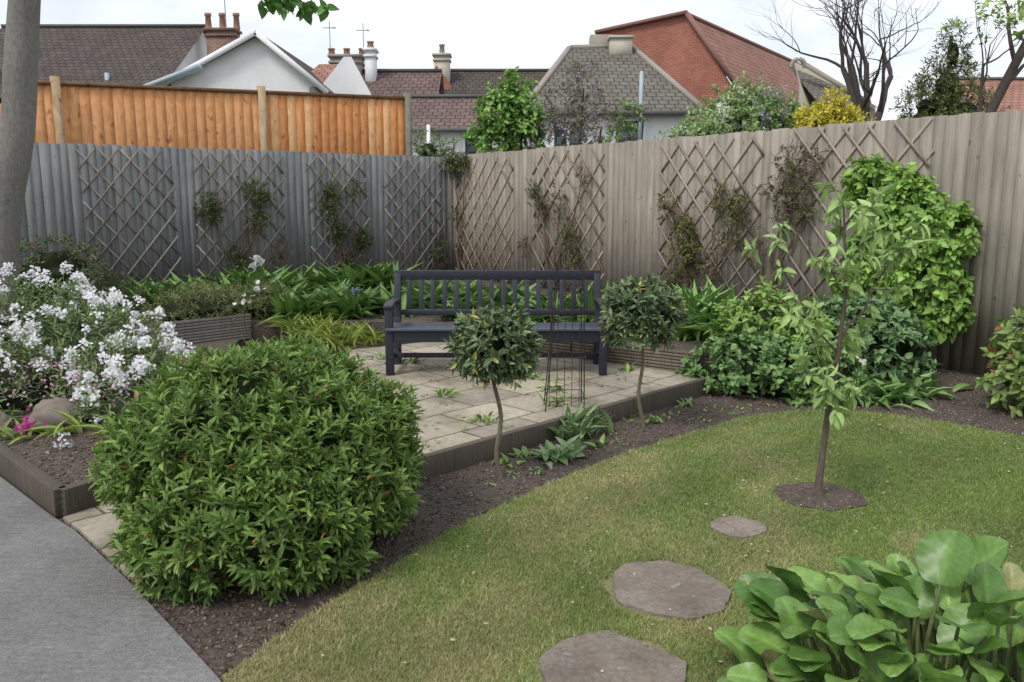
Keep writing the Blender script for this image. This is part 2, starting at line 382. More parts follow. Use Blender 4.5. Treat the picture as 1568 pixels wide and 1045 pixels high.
e=empty('orange_fence_panels')
def FO(a,off,z):
    p=CR+a*dL+off*dR; return np.array((p[0],p[1],z))
B=Box();P=Box()
r=random.Random(9)
def topz(a): return 3.36-(a-.2)*.035
a=.2
while a<9.5:
    w=.145;f=r.random();k=r.uniform(.95,1.06)
    old=a>2.75
    c1,c2=((.52,.225,.085),(.47,.195,.07)) if not old else ((.48,.225,.09),(.54,.265,.115))
    if r.random()<.12 and not old:c1=c2=(.6,.34,.16)
    col=[(c1[i]*(1-f)+c2[i]*f)*k for i in range(3)]
    p=FO(a,-1.2-r.choice((0,.001)),1.2);B.add(p,FO(w-.001,0,0)-FO(0,0,0),FO(0,.016,0)-FO(0,0,0),(0,0,topz(a)-1.2-.03),col);a+=w
B.obj('boards',NEWWOOD,e)
P.add(FO(.2,-1.16,topz(.2)-.03),FO(9.3,0,0)-FO(0,0,0)+np.array((0,0,-.325)),FO(0,-.06,0)-FO(0,0,0),(0,0,.05),(.2,.11,.06))
for a,c in ((.1,(.2,.19,.15)),(2.75,(.42,.31,.19)),(5.65,(.38,.28,.17)),(8.6,(.2,.17,.12))):
    P.add(FO(a,-1.12,0.5),FO(.11,0,0)-FO(0,0,0),FO(0,-.1,0)-FO(0,0,0),(0,0,topz(a)-.5+.08),c)
P.obj('posts_and_cap',NEWWOOD,e)
# ---------------------------------------------------------------- trellises
def trellis(F,x0,x1,z0,z1,col,seed,sp=.27):
    r=random.Random(seed);B=Box()
    n=(F(0,1,0)-F(0,0,0));w=x1-x0;h=z1-z0;k=1.2
    sk=r.uniform(-.06,.06)
    for sgn,off in ((1,.022),(-1,.034)):
        t=-w-h/k
        while t<w+h/k:
            if sgn>0: xa,za,xb,zb=t,0,t+h/k,h
            else: xa,za,xb,zb=t+h/k,0,t,h
            def clip(xa,za,xb,zb):
                T0,T1=0,1;dx=xb-xa
                for p_,q_ in ((-dx,xa),(dx,w-xa)):
                    if abs(p_)<1e-9:
                        if q_<0:return None
                    else:
                        tt=q_/p_
                        if p_<0:T0=max(T0,tt)
                        else:T1=min(T1,tt)
                if T1-T0<.03:return None
                return T0,T1
            cc=clip(xa,za,xb,zb)
            if cc and r.random()>.04:
                T0,T1=cc;ex=r.uniform(.02,.04)
                T0=max(T0-ex,-.015);T1=min(T1+ex,1.015)
                p=F(x0+xa+(xb-xa)*T0+sk*T0,off,z0+h*T0);q=F(x0+xa+(xb-xa)*T1+sk*T1+r.uniform(-.01,.01),off,z0+h*T1+r.uniform(-.01,.01))
                kk=r.uniform(.8,1.2)
                B.beam(p,q,.012,.024,[v*kk for v in col],n)
            t+=sp
    return B.obj('garden_trellis',WOOD)
TL=[(4.55,5.6),(3.05,4.25),(1.6,2.5),(.25,1.25)]
for i,(a,b) in enumerate(TL): trellis(FL,a,b,.35,2.2,(.25,.225,.2),i)
TR=[(.2,1.75,2.2),(2.35,3.8,2.22),(4.9,6.3,2.22),(6.8,8.15,2.26)]
for i,(a,b,t) in enumerate(TR): trellis(FR,a,b,.3,t,(.33,.265,.2) if i<2 else (.34,.28,.23),10+i,.27)
# ---------------------------------------------------------------- climbers
def climber(F,x,base,cl,seed,c1=(.035,.055,.018),c2=(.09,.12,.04),nl=1.0,name='climbing_shrub'):
    rng=np.random.default_rng(seed);e=empty(name);T=Tube();P=[];D=[]
    bc=(.16,.115,.08)
    for (cx,cz,r,dens) in cl:
        p0=F(x+rng.normal(0,.03),.08,base);p1=F(cx,.07,cz);m=9;t=np.linspace(0,1,m)[:,None]
        q=p0*(1-t)+p1*t+ rng.normal(0,.035,(m,3))*np.sin(t*3.14);
        T.add(q,np.linspace(.016,.006,m),bc,5)
        for _ in range(int(30*r/.25)):
            s=F(cx,.07,cz)+ (F(rng.normal(0,r*.35),rng.uniform(0,.08),rng.normal(0,r*.45))-F(0,0,0))
            v=F(rng.normal(0,1),rng.uniform(-.1,.5),rng.normal(.3,1))-F(0,0,0);v=v/np.linalg.norm(v)*r*rng.uniform(.5,1.1)
            mid=s+v*.5+rng.normal(0,.02,3)
            T.add([s,mid,s+v],[.005,.004,.002],[c*rng.uniform(.7,1.4) for c in bc],4)
        n=int(120*dens*nl*(r/.25)**2)
        lp=np.array([F(cx,.0,cz)+(F(dx,o,dz)-F(0,0,0)) for dx,o,dz in zip(rng.normal(0,r*.45,n),rng.uniform(.04,.2,n),rng.normal(0,r*.5,n))])
        if n: P.append(lp);D.append(rng.normal(0,.7,(n,3))+(F(0,.6,.5)-F(0,0,0)))
    T.obj('stems',BARK,e)
    P=np.concatenate(P);D=np.concatenate(D)
    leaves('leaves',*shoots(rng,P,D,6,.05,.045,.026,c1,c2,.1),parent=e)
    return e
climber(FL,3.75,.27,[(4.08,1.45,.22,1.2),(3.5,1.75,.16,.4),(3.35,1.6,.18,1),(3.4,1.25,.2,.7),(3.75,.75,.2,.6),(3.1,.8,.2,.2),(3.8,.45,.2,.8)],1)
climber(FL,2.0,.27,[(2.25,1.7,.18,1),(2.3,1.45,.18,.8),(2.15,1.1,.2,1.3),(1.85,1.75,.16,.4),(1.75,.95,.18,1.2),(2.0,.6,.2,.5)],2)
climber(FL,.3,.27,[(.25,.9,.15,.3),(.35,.6,.2,.5)],31)
climber(FR,.3,.27,[(.25,2.15,.2,1.5),(.55,2.2,.15,.8),(.3,1.3,.15,.2)],3)
climber(FR,2.8,.27,[(2.45,1.7,.16,.6),(2.6,1.45,.18,.5),(3.0,1.5,.2,.2),(3.2,1.1,.22,.5),(3.35,.8,.22,.5),(2.2,.9,.16,.2),(3.5,1.9,.2,.1)],4,(.045,.055,.02),(.11,.12,.04),.8)
climber(FR,5.5,.27,[(5.1,1.5,.18,.4),(5.35,1.25,.18,.7),(5.4,.95,.26,1.1),(5.2,.6,.2,.6),(5.85,1.6,.22,.3),(6.1,1.45,.2,.7),(6.0,1.1,.18,.3),(5.8,.7,.2,.1)],5,(.07,.07,.025),(.15,.15,.05),.9)
climber(FR,6.5,.2,[(6.75,2.0,.18,.3),(6.85,1.8,.26,.3),(6.6,1.6,.22,.3),(6.9,1.45,.22,.5),(6.4,1.1,.22,.1),(7.1,2.0,.18,.1)],6,(.07,.065,.035),(.13,.13,.05),.8)
# ---------------------------------------------------------------- bench
def bench(x0,x1,yf,z0):
    e=empty('garden_bench');e_c=(.035,.038,.052)
    def c(): k=random.uniform(.8,1.3);return [v*k for v in e_c]
    yb=yf+.50;B=Box()
    for x in (x0,x1): 
        B.cb((x,yf,z0+.285),(.065,.065,.57),c())
        B.beam((x,yb-.03,z0),(x,yb,z0+.42),.06,.07,c(),(1,0,0));B.beam((x,yb-.002,z0+.40),(x,yb+.09,z0+.80),.06,.05,c(),(1,0,0))
    B.obj('legs',PAINT,e,.004);B=Box()
    for x in (x0,x1):
        B.cb((x,(yf+yb)/2,z0+.33),(.04,yb-yf-.06,.08),c());B.cb((x,(yf+yb)/2,z0+.12),(.035,yb-yf-.08,.05),c())
    B.cb(((x0+x1)/2,yf-.002,z0+.325),(x1-x0-.06,.035,.09),c());B.cb(((x0+x1)/2,yb-.03,z0+.33),(x1-x0-.06,.03,.08),c())
    B.cb(((x0+x1)/2,(yf+yb)/2,z0+.12),(x1-x0-.04,.03,.04),c());B.obj('frame_rails',PAINT,e,.004);B=Box()
    for i in range(6):
        B.cb(((x0+x1)/2,yf-.02+i*.083,z0+.388-.006*i*(i<4)-.004*i*(i>3)),(x1-x0+.05,.068,.022),[v*2.2 for v in c()])
    B.obj('seat_slats',PAINT,e,.004);B=Box()
    def by(z): return yb+(z-.42)*.235
    B.beam((x0-.03,by(.785),z0+.785),(x1+.03,by(.785),z0+.785),.035,.085,c());B.beam((x0,by(.46),z0+.46),(x1,by(.46),z0+.46),.032,.05,c())
    B.obj('back_rails',PAINT,e,.006);B=Box()
    n=17
    for i in range(1,n):
        x=x0+(x1-x0)*i/n;B.beam((x,by(.48),z0+.48),(x,by(.75),z0+.75),.042,.014,c(),(1,0,0))
    B.obj('back_slats',PAINT,e,.003);B=Box()
    for x in (x0,x1):
        pts=[(yf-.05,.575),(yf+.08,.592),(yf+.25,.588),(yb+.03,.575)]
        for (ya,za),(yy,zz) in zip(pts[:-1],pts[1:]): B.beam((x,ya,z0+za),(x,yy+.004,z0+zz),.075,.028,c(),(1,0,0))
    B.obj('armrests',PAINT,e,.006)
    return e
bench(-1.02,.76,6.70,.12)
# ---------------------------------------------------------------- big shrub
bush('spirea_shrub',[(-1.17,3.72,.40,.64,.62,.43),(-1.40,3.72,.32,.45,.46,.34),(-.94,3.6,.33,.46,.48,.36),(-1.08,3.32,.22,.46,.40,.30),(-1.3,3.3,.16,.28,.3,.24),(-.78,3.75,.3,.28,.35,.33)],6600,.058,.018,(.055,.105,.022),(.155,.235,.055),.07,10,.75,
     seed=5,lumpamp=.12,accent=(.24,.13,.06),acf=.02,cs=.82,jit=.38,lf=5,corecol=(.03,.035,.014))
# ---------------------------------------------------------------- lollipop trees
def lolly(x,y,tr,zc,r,seed,leanx=0):
    e=empty('lollipop_bay_tree');rng=np.random.default_rng(seed);T=Tube()
    m=14;t=np.linspace(0,1,m)
    pts=np.stack([x+leanx*(1-t)+.018*np.sin(t*10+seed),y+.01*np.cos(t*9),t*(zc)],1)
    T.add(pts,np.linspace(.014,.010,m),(.2,.17,.13),8)
    for i in range(30):
        d=nrm(rng.normal(size=3)+np.array((0,0,.5)));T.add([(x,y,zc-.08),np.array((x,y,zc))+d*r*.8],[.006,.002],(.1,.09,.05),4)
    T.obj('trunk',BARK,e)
    bush('crown',[(x,y,zc,r*.86,r*.86,r*.8)],380,.062,.024,(.045,.07,.032),(.14,.19,.095),.06,9,.35,seed=seed,parent=e,mat=GLOSS,
         accent=(.3,.28,.08),acf=.08,cs=.7,lumpamp=.12,zmin=.1,inner=.3,corecol=(.02,.028,.012),stray=.08)
    return e
lolly(-.095,4.45,0,.75,.195,3,.03)
lolly(.87,5.5,0,.79,.25,8,.03)
# ---------------------------------------------------------------- wire obelisk
T=Tube();cx,cy=.36,5.6
for sx,sy in ((-1,-1),(1,-1),(1,1),(-1,1)):
    T.add([(cx+sx*.14,cy+sy*.12,0),(cx+sx*.115+.02,cy+sy*.11,.5),(cx+sx*.085+.04,cy+sy*.08,1.12)],.0045,(.03,.028,.026),5)
for z,r_,ox in ((.22,.13,.01),(.5,.125,.02),(.75,.115,.028),(.98,.105,.035)):
    c=[(cx+ox+sx*r_,cy+sy*r_*.95,z) for sx,sy in ((-1,-1),(1,-1),(1,1),(-1,1),(-1,-1))]
    for p,q in zip(c[:-1],c[1:]): T.add([p,q],.003,(.04,.035,.03),4)
for i in range(5):
    T.add([(cx-.1+i*.055,cy+.02*i,0),(cx-.09+i*.05,cy,.95)],.0025,(.06,.045,.03),4)
T.obj('wire_plant_obelisk',METAL)
# ---------------------------------------------------------------- small young tree
def young_tree():
    e=empty('young_fruit_tree');rng=np.random.default_rng(12);T=Tube();bx,by=1.63,4.12
    bc=(.13,.105,.085)
    trunk=[(bx,by,0),(bx-.012,by,.06),(bx+.0,by,.25),(bx+.01,by,.42),(bx+.02,by,.55),(bx+.045,by,.8),(bx+.06,by,1.05),(bx+.045,by,1.3),(bx+.02,by,1.55)]
    T.add(trunk,[.034,.022,.018,.017,.019,.013,.010,.007,.004],bc,8)
    tips=[]
    def br(p,q,r0,sub=3):
        p=np.array(p,float);q=np.array(q,float);m=6;t=np.linspace(0,1,m)[:,None]
        pts=p*(1-t)+q*t+rng.normal(0,.012,(m,3))*np.sin(t*3.14);T.add(pts,np.linspace(r0,r0*.4,m),bc,5)
        for i in range(1,m): tips.append((pts[i],q-p,.3 if i<4 else 1))
        for _ in range(sub):
            i=rng.integers(2,m);d=nrm(rng.normal(size=3)+np.array((0,0,.2)))*.1
            T.add([pts[i],pts[i]+d],[.003,.0015],bc,4);tips.append((pts[i]+d,d,1))
    br((bx+.02,by,.6),(bx-.26,by+.1,1.33),.007,4);br((bx+.04,by,.8),(bx-.18,by-.12,.98),.006)
    br((bx+.05,by,.85),(bx+.30,by,1.30),.008,5);br((bx+.06,by,1.05),(bx+.22,by+.15,1.52),.006,4)
    br((bx+.05,by,1.1),(bx-.1,by-.1,1.28),.005);br((bx+.05,by,1.25),(bx+.16,by-.1,1.42),.005)
    br((bx+.01,by,.53),(bx-.16,by-.1,.72),.006,4);br((bx+.03,by,.62),(bx+.2,by+.1,.9),.006)
    br((bx+.02,by,.5),(bx-.04,by-.12,.62),.005);br((bx+.3,by,1.3),(bx+.42,by+.05,1.36),.004)
    br((bx+.045,by,1.3),(bx-.02,by,1.56),.005)
    T.obj('trunk_and_branches',BARK,e)
    P=[];D=[]
    for p,d,w in tips:
        if rng.random()<w: P.append(p);D.append(nrm(np.array(d,float))*.5+rng.normal(0,.5,3)+np.array((0,0,.2)))
    leaves('leaves',*shoots(rng,np.array(P),np.array(D),8,.05,.078,.034,(.13,.20,.06),(.25,.35,.13),.65,85,45),parent=e,tmpl=T_HEART)
young_tree()
# ---------------------------------------------------------------- bergenia
def bergenia():
    e=empty('bergenia_plant');rng=np.random.default_rng(4);T=Tube();P=[];D=[];Nn=[];L=[]
    for i in range(230):
        az=rng.uniform(0,6.28);rr=np.sqrt(rng.random());cx=1.33+rr*.62*np.cos(az);cy=2.2+rr*.5*np.sin(az)
        out=np.array((np.cos(az),np.sin(az),0))*(.35+.6*rr)+rng.normal(0,.35,3)*(1,1,0)
        h=.36*(1-.55*rr*rr)+rng.uniform(-.14,.07)+.05*(cx-1.3)
        base=np.array((cx,cy,.02))-out*.1;top=np.array((cx,cy,max(.05,h)))
        el=rng.uniform(-.1,1.5);d=nrm(out+np.array((0,0,el*.85)))
        T.add([base,(base+top)/2+rng.normal(0,.01,3),top],[.008,.007,.005],(.2,.25,.1),5)
        P.append(top);D.append(d);Nn.append(np.array((0,0,1.))-out*el+rng.normal(0,.4,3));L.append(rng.uniform(.085,.18))
    L=np.array(L);n=len(L);f=rng.random((n,1))**1.3;C=np.array((.05,.105,.022))*(1-f)+np.array((.15,.25,.06))*f
    m=rng.random(n)<.04;C[m]=(.2,.2,.09)
    leaves('leaves',np.array(P),np.array(D),np.array(Nn),L,L*.9*rng.uniform(.8,1.12,n),C,GLOSS,T_ROUND,e,True);T.obj('leaf_stalks',LEAF,e)
bergenia()
# ---------------------------------------------------------------- border planting
def pts_in(poly,n,z,seed):
    rr=np.random.default_rng(seed);poly=np.array(poly);o=[]
    while len(o)<n:
        x=rr.uniform(*np.sort(poly[:,0])[[0,-1]]);y=rr.uniform(*np.sort(poly[:,1])[[0,-1]])
        if inpoly(np.array([x]),np.array([y]),poly)[0]:o.append((x,y,z))
    return o
G1=(.04,.085,.02);G2=(.11,.19,.045)
clump('hosta_clump',pts_in([(-3.4,9.0),(-1.8,8.9),(-1.5,9.8),(-3.0,10.2)],34,.27,1),26,.36,.10,G1,G2,seed=2,el=(20,80))
clump('hosta_clump',pts_in([(-1.6,9.2),(1.2,7.9),(1.8,8.6),(-1.2,11)],34,.27,3),24,.42,.095,G1,G2,seed=3,el=(25,80))
clump('hosta_clump',pts_in([(-4.6,10),(-3.3,9.9),(-1.6,11.6),(-1.9,12.2)],30,.27,3),22,.5,.11,G1,G2,seed=5,el=(25,80))
clump('hosta_clump',pts_in([(-5.6,10.2),(-4.2,9.2),(-3.6,9.4),(-3.9,10.6),(-5,10.8)],16,.27,33),22,.4,.08,G1,G2,seed=55,el=(25,80))
clump('lily_clump',pts_in([(1.45,7.35),(2.35,7.6),(2.1,8.6),(1.2,8.2)],14,.27,4),26,.50,.085,(.06,.12,.03),(.15,.26,.07),seed=7,el=(35,85))
clump('tulip_leaves',pts_in([(.30,5.1),(.62,5.35),(.55,5.55),(.2,5.3)],4,.0,4),14,.24,.04,(.12,.18,.08),(.2,.28,.14),seed=8,el=(45,88),spread=.04)
clump('tulip_leaves',[(.36,4.85,0),(.27,4.78,0)],22,.14,.06,(.12,.19,.08),(.2,.28,.14),seed=9,el=(15,75),spread=.04,tmpl=T_HEART)
clump('tulip_leaves',[(.08,4.85,0),(.55,5.05,0),(1.35,6.15,0),(.86,5.8,0),(1.0,5.65,0),(-.02,4.7,0)],9,.09,.04,(.07,.12,.03),(.15,.22,.07),seed=10,el=(10,70),spread=.04,tmpl=T_HEART)
clump('patio_weed',[(.33,6.15,.12),(.12,6.6,.12),(-.5,6.0,.12),(1.0,6.9,.12),(.3,5.75,.12),(-.2,5.2,.12),(-1.2,7.4,.12),(-.9,7.2,.12),(.05,7.1,.12)],16,.085,.03,(.09,.14,.03),(.2,.28,.08),seed=11,el=(5,75),spread=.05,tmpl=T_HEART)
WP=pts_in([(1.5,6.5),(-.7,4.3),(-1.4,7.5),(-.7,8.2),(.5,7.4)],60,.12,90)
clump('patio_weed',WP,5,.035,.014,(.08,.12,.03),(.16,.2,.07),seed=13,el=(5,60),spread=.03,tmpl=T_HEART)
clump('seedlings',pts_in([(-.2,4.3),(.2,4.5),(1.2,5.5),(2.0,6.1),(1.4,6.2),(.4,5.3)],40,.0,91),6,.035,.016,(.09,.14,.04),(.18,.24,.08),seed=92,el=(5,70),spread=.02,tmpl=T_HEART)
clump('golden_grass_tuft',[(-1.95,8.3,.15),(-1.7,8.1,.12),(-2.2,8.5,.2),(-1.5,8.25,.12)],70,.26,.02,(.12,.17,.03),(.26,.32,.08),seed=12,el=(25,85),spread=.12)
bush('low_shrub',[(-3.35,8.75,.38,.5,.5,.24),(-2.85,9.2,.38,.4,.4,.22)],900,.035,.008,(.10,.12,.04),(.21,.22,.10),.09,9,1,seed=14,cs=.75)
bush('aquilegia_shrub',[(2.0,6.62,.15,.36,.35,.33),(2.4,6.45,.1,.42,.33,.3),(1.75,6.75,.12,.28,.28,.25)],650,.06,.045,(.055,.11,.035),(.15,.24,.08),.06,7,.8,seed=15,cs=.7,tmpl=T_HEART,stray=.12,lumpamp=.15)
clump('hellebore_plant',[(2.35,6.3,0),(2.6,6.25,0),(2.9,6.3,0),(3.1,6.45,0),(2.8,6.6,0),(3.3,6.6,0)],48,.26,.065,(.06,.12,.03),(.15,.24,.08),seed=16,el=(10,75),spread=.12)
bush('hydrangea_shrub',[(3.1,6.9,.3,.42,.35,.34),(2.75,7.1,.3,.4,.35,.33)],560,.075,.05,(.055,.10,.045),(.15,.24,.10),.07,7,.6,seed=17,cs=.7,tmpl=T_HEART,stray=.15,lumpamp=.15)
bush('lemon_balm_shrub',[(2.15,7.0,.42,.32,.3,.3),(2.5,6.9,.3,.3,.3,.3)],420,.07,.04,(.08,.14,.03),(.2,.3,.07),.08,7,.8,seed=18,cs=.7,tmpl=T_HEART,stray=.15,lumpamp=.15)
HB=[]
for (b,z,rw,rz) in ((7.75,1.68,.2,.2),(8.0,1.5,.26,.26),(8.2,1.2,.32,.3),(8.3,.85,.3,.28),(8.0,.6,.3,.34),(7.8,1.1,.24,.3),(8.5,1.25,.15,.2),(7.6,1.78,.12,.1),(7.7,.6,.26,.33),(8.45,.55,.2,.25)):
    p=FR(b,.16,z);HB.append((p[0],p[1],p[2],rw*.85,rw*.85,rz))
bush('climbing_hydrangea',HB,1750,.085,.062,(.08,.15,.03),(.21,.34,.075),.08,7,.3,seed=19,cs=.55,tmpl=T_HEART,lumpamp=.2,droop=.45,inner=.3,corecol=(.03,.05,.016),stray=.15,jit=.6)
bush('peony_shrub',[(3.95,6.0,.42,.3,.3,.3),(3.85,5.9,.2,.28,.25,.2)],240,.08,.045,(.08,.13,.035),(.2,.27,.08),.08,7,.7,seed=20,corecol=None,accent=(.2,.07,.03),acf=.06,tmpl=T_HEART,inner=.4)
# ---------------------------------------------------------------- white flower border
e=empty('white_flower_border')
rng=np.random.default_rng(30)
bl=[(-3.9,6.6,.45,.6,.5,.42),(-3.2,6.2,.38,.55,.5,.32),(-3.6,5.6,.25,.5,.45,.28),(-2.7,5.7,.25,.45,.45,.25),(-4.4,6.2,.4,.5,.5,.4),(-2.55,5.25,.17,.3,.3,.2)]
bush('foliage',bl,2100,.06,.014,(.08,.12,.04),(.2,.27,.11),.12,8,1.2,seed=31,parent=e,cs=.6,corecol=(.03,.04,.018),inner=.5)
H=[];
for cx,cy,cz,rx,ry,rz in bl:
    for _ in range(int(95*rx)):
        d=nrm(rng.normal(size=3));d[2]=abs(d[2])*1.2
        H.append((cx+d[0]*rx,cy+d[1]*ry,cz+d[2]*rz+rng.uniform(.0,.12)))
H=np.array(H)
P=[];D=[]
for h in H:
    n=rng.integers(16,46);o=nrm(rng.normal(size=(n,3))+np.array((0,-.1,.6)))
    P.append(h+o*rng.uniform(.01,.045,(n,1)));D.append(o+rng.normal(0,.8,(n,3)))
P=np.concatenate(P);D=np.concatenate(D)
leaves('petals',P,D,rng.normal(size=(len(P),3))*.4+np.array((0,-.4,.8)),.024,.022,np.tile((.88,.88,.9),(len(P),1)),PETAL,TS,e)
n=500
P=np.stack([rng.uniform(-3.9,-2.4,n),rng.uniform(4.9,5.7,n),rng.uniform(.28,.5,n)],1)
leaves('pink_petals',P,rng.normal(size=(n,3)),rng.normal(size=(n,3)),.022,.018,np.tile((.6,.35,.45),(n,1)),PETAL,TS,e)
clump('day_lily_leaves',[(-2.45,4.9,.13),(-2.3,5.2,.13),(-2.75,4.95,.13)],14,.22,.03,(.14,.2,.04),(.26,.33,.09),seed=33,el=(15,75),spread=.08)
clump('pink_primula',[(-3.0,4.85,.13),(-3.1,5.05,.13)],16,.16,.03,(.08,.12,.03),(.2,.25,.07),seed=34,el=(5,60),spread=.08)
n=60;P=np.array((-2.98,4.82,.2))+rng.normal(0,.035,(n,3));leaves('pink_primula',P,rng.normal(size=(n,3)),rng.normal(size=(n,3)),.03,.022,np.tile((.6,.08,.38),(n,1)),PETAL)
n=40;P=np.array((-2.62,4.6,.17))+rng.normal(0,.03,(n,3));leaves('small_white_flower',P,rng.normal(size=(n,3)),rng.normal(size=(n,3)),.024,.02,np.tile((.75,.75,.8),(n,1)),PETAL)
bush('red_leaved_shrub',[(-5.0,8.9,.7,.5,.5,.45),(-5.6,8.7,.5,.5,.5,.4),(-4.4,8.7,.45,.4,.4,.35)],650,.05,.03,(.04,.06,.025),(.11,.15,.06),.08,7,.6,seed=35,accent=(.14,.05,.03),acf=.1,cs=.7)
core('rockery_stone',[(-2.95,5.15,.16,.17,.14,.14)],(.22,.19,.16),None,1,9);core('rockery_stone',[(-3.35,5.0,.16,.16,.14,.1)],(.22,.19,.16),None,1,19)
def posy(name,c,n,s,col,ls,stem=.3):
    rg=np.random.default_rng(int(abs(c[0])*100));ee=empty(name)
    P=np.array(c)+rg.normal(0,s,(n,3));leaves('petals',P,rg.normal(size=(n,3))+np.array((0,0,.3)),rg.normal(size=(n,3)),ls,ls*.8,np.tile(col,(n,1))*rg.uniform(.8,1.1,(n,1)),PETAL,TS,ee)
    T=Tube();T.add([(c[0],c[1]+.03,c[2]-stem),tuple(c)],.005,(.08,.13,.04),5);T.obj('stem',LEAF,ee)
posy('white_poppy_flower',(-3.02,9.7,.84),16,.025,(.88,.88,.86),.1,.55)
posy('white_narcissus',(-2.62,8.3,.66),10,.03,(.85,.85,.8),.055)
posy('white_narcissus',(-2.72,8.2,.56),8,.03,(.85,.85,.8),.05)
posy('blue_muscari',(-1.75,9.1,.56),30,.03,(.25,.28,.5),.025)
posy('white_narcissus',(2.62,6.05,.36),8,.012,(.8,.78,.7),.04)
# ---------------------------------------------------------------- stepping stones & tree pit
def stone(name,cx,cy,rx,ry,seed,z=.034,n=9,mat=STONE):
    rr=random.Random(seed);p=[]
    for i in range(n):
        a=2*math.pi*(i+rr.uniform(-.28,.28))/n;k=rr.uniform(.9,1.06);p.append((cx+rx*k*math.cos(a),cy+ry*k*math.sin(a)))
    q=[]
    for i in range(n):
        a=np.array(p[i]);b=np.array(p[(i+1)%n])
        for t in (0.08,.3,.5,.7,.92): q.append(tuple(a*(1-t)+b*t+np.array((rr.uniform(-1,1),rr.uniform(-1,1)))*.004))
    o=sheet(name,q,z,mat,.05);m=o.modifiers.new('b','BEVEL');m.width=.006;m.segments=2;m.limit_method='ANGLE';return o
ST=[(.62,3.07,.25,.255),(.33,2.48,.255,.25),(1.08,3.70,.135,.13),(1.635,4.12,.235,.215)]
stone('stepping_stone',*ST[0],1,.03);stone('stepping_stone',*ST[1],2,.03)
stone('small_round_paver',*ST[2],3,.026,12)
stone('tree_pit_soil',*ST[3],4,.024,18,SOIL)
stone('bergenia_bed_soil',1.45,2.2,.62,.48,5,.022,20,SOIL)
# ---------------------------------------------------------------- lawn grass blades
def noise2(x,y,seed,f):
    rr=np.random.default_rng(seed);s=0
    for i in range(7):
        a=rr.uniform(0,6.28);k=f*(1+.5*i);s=s+np.sin(x*np.cos(a)*k+y*np.sin(a)*k+rr.uniform(0,6.28))/(1+.35*i)
    return s/2.5
def grass():
    rng=np.random.default_rng(50);n=1400000
    X=rng.uniform(-1.1,4.9,n);Y=rng.uniform(1.9,6.1,n)
    keep=(np.abs(X)<Y*.72+.2)&(rng.random(n)<np.clip((2.9/Y)**1.9,0,1)*.95)
    X=X[keep];Y=Y[keep];ok=inpoly(X,Y,LAWN)
    for i,(cx,cy,rx,ry) in enumerate(ST):
        ok&=((X-cx)/(rx-.003))**2+((Y-cy)/(ry-.003))**2>1+.08*np.sin(9*np.arctan2(Y-cy,X-cx)+i)
    X=X[ok];Y=Y[ok];n=len(X)
    h=rng.uniform(.008,.021,n)+.012*(rng.random(n)<.04);w=.0022+.0007*Y
    az=rng.uniform(0,6.28,n);ln=rng.uniform(.2,1.2,n)*h
    fa=rng.uniform(0,6.28,n)
    z=.014
    b1=np.stack([X-w*np.cos(fa)/2,Y-w*np.sin(fa)/2,np.full(n,z)],1);b2=np.stack([X+w*np.cos(fa)/2,Y+w*np.sin(fa)/2,np.full(n,z)],1)
    t=np.stack([X+ln*np.cos(az),Y+ln*np.sin(az),z+h],1)
    V=np.stack([b1,b2,t],1).reshape(-1,3)
    g=noise2(X,Y,3,2.2)*.6+noise2(X,Y,4,7)*.5+noise2(X,Y,5,20)*.3
    base=.42+.62*g-.25*(X-.4)
    dry=np.clip(base,0,1)*(rng.random(n)*.6+.55);dry=np.clip(dry,0,1)[:,None]
    C=np.array((.20,.30,.07))*(1-dry)+np.array((.50,.44,.23))*dry
    stripe=1+.07*np.tanh(3*np.sin((X*.55-Y*.83)*2*np.pi/.72))
    C=C*rng.uniform(.65,1.3,(n,1))*1.1*stripe[:,None]*(1+.12*noise2(X,Y,9,4))[:,None]
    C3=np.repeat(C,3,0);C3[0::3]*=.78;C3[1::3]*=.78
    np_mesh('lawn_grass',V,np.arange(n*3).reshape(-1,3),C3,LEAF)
grass()
# ---------------------------------------------------------------- soil crumbs, fallen petals
def scatter(name,n,size,cols,region,zf,seed,mat,flat=.7):
    rng=np.random.default_rng(seed);X=rng.uniform(region[0],region[1],n);Y=rng.uniform(region[2],region[3],n)
    ok=~inpoly(X,Y,LAWN)&~inpoly(X,Y,PATIO)&~inpoly(X,Y,PATH)&~inpoly(X,Y,RB)
    pit=((X-1.635)/.2)**2+((Y-4.12)/.18)**2<1; ok|=pit
    X=X[ok];Y=Y[ok];pit=pit[ok]
    Z=np.where(inpoly(X,Y,FBED),.13,0.0)+.02*pit;n=len(X)
    oct_=np.array([(1,0,0),(-1,0,0),(0,1,0),(0,-1,0),(0,0,1),(0,0,-1)],float);of=np.array([(0,2,4),(2,1,4),(1,3,4),(3,0,4),(2,0,5),(1,2,5),(3,1,5),(0,3,5)])
    s=size*rng.uniform(.35,1,n)**1.5
    v=oct_[None]*rng.uniform(.6,1.3,(n,6,1))*s[:,None,None];a=rng.uniform(0,6.28,n);c,sn=np.cos(a),np.sin(a)
    vx=v[...,0]*c[:,None]-v[...,1]*sn[:,None];vy=v[...,0]*sn[:,None]+v[...,1]*c[:,None]
    V=np.stack([vx+X[:,None],vy+Y[:,None],v[...,2]*flat+(Z+s*.2)[:,None]],-1)
    C=np.array(cols)[rng.integers(0,len(cols),n)]*rng.uniform(.6,1.3,(n,1))
    np_mesh(name,V.reshape(-1,3),(of[None]+(np.arange(n)*6)[:,None,None]).reshape(-1,3),np.repeat(C,6,0),mat)
scatter('soil_crumbs',60000,.014,[(.11,.085,.07),(.15,.118,.097),(.2,.165,.14)],(-4,5,2.4,7.6),0,60,CLODM)
rng=np.random.default_rng(70);n=420
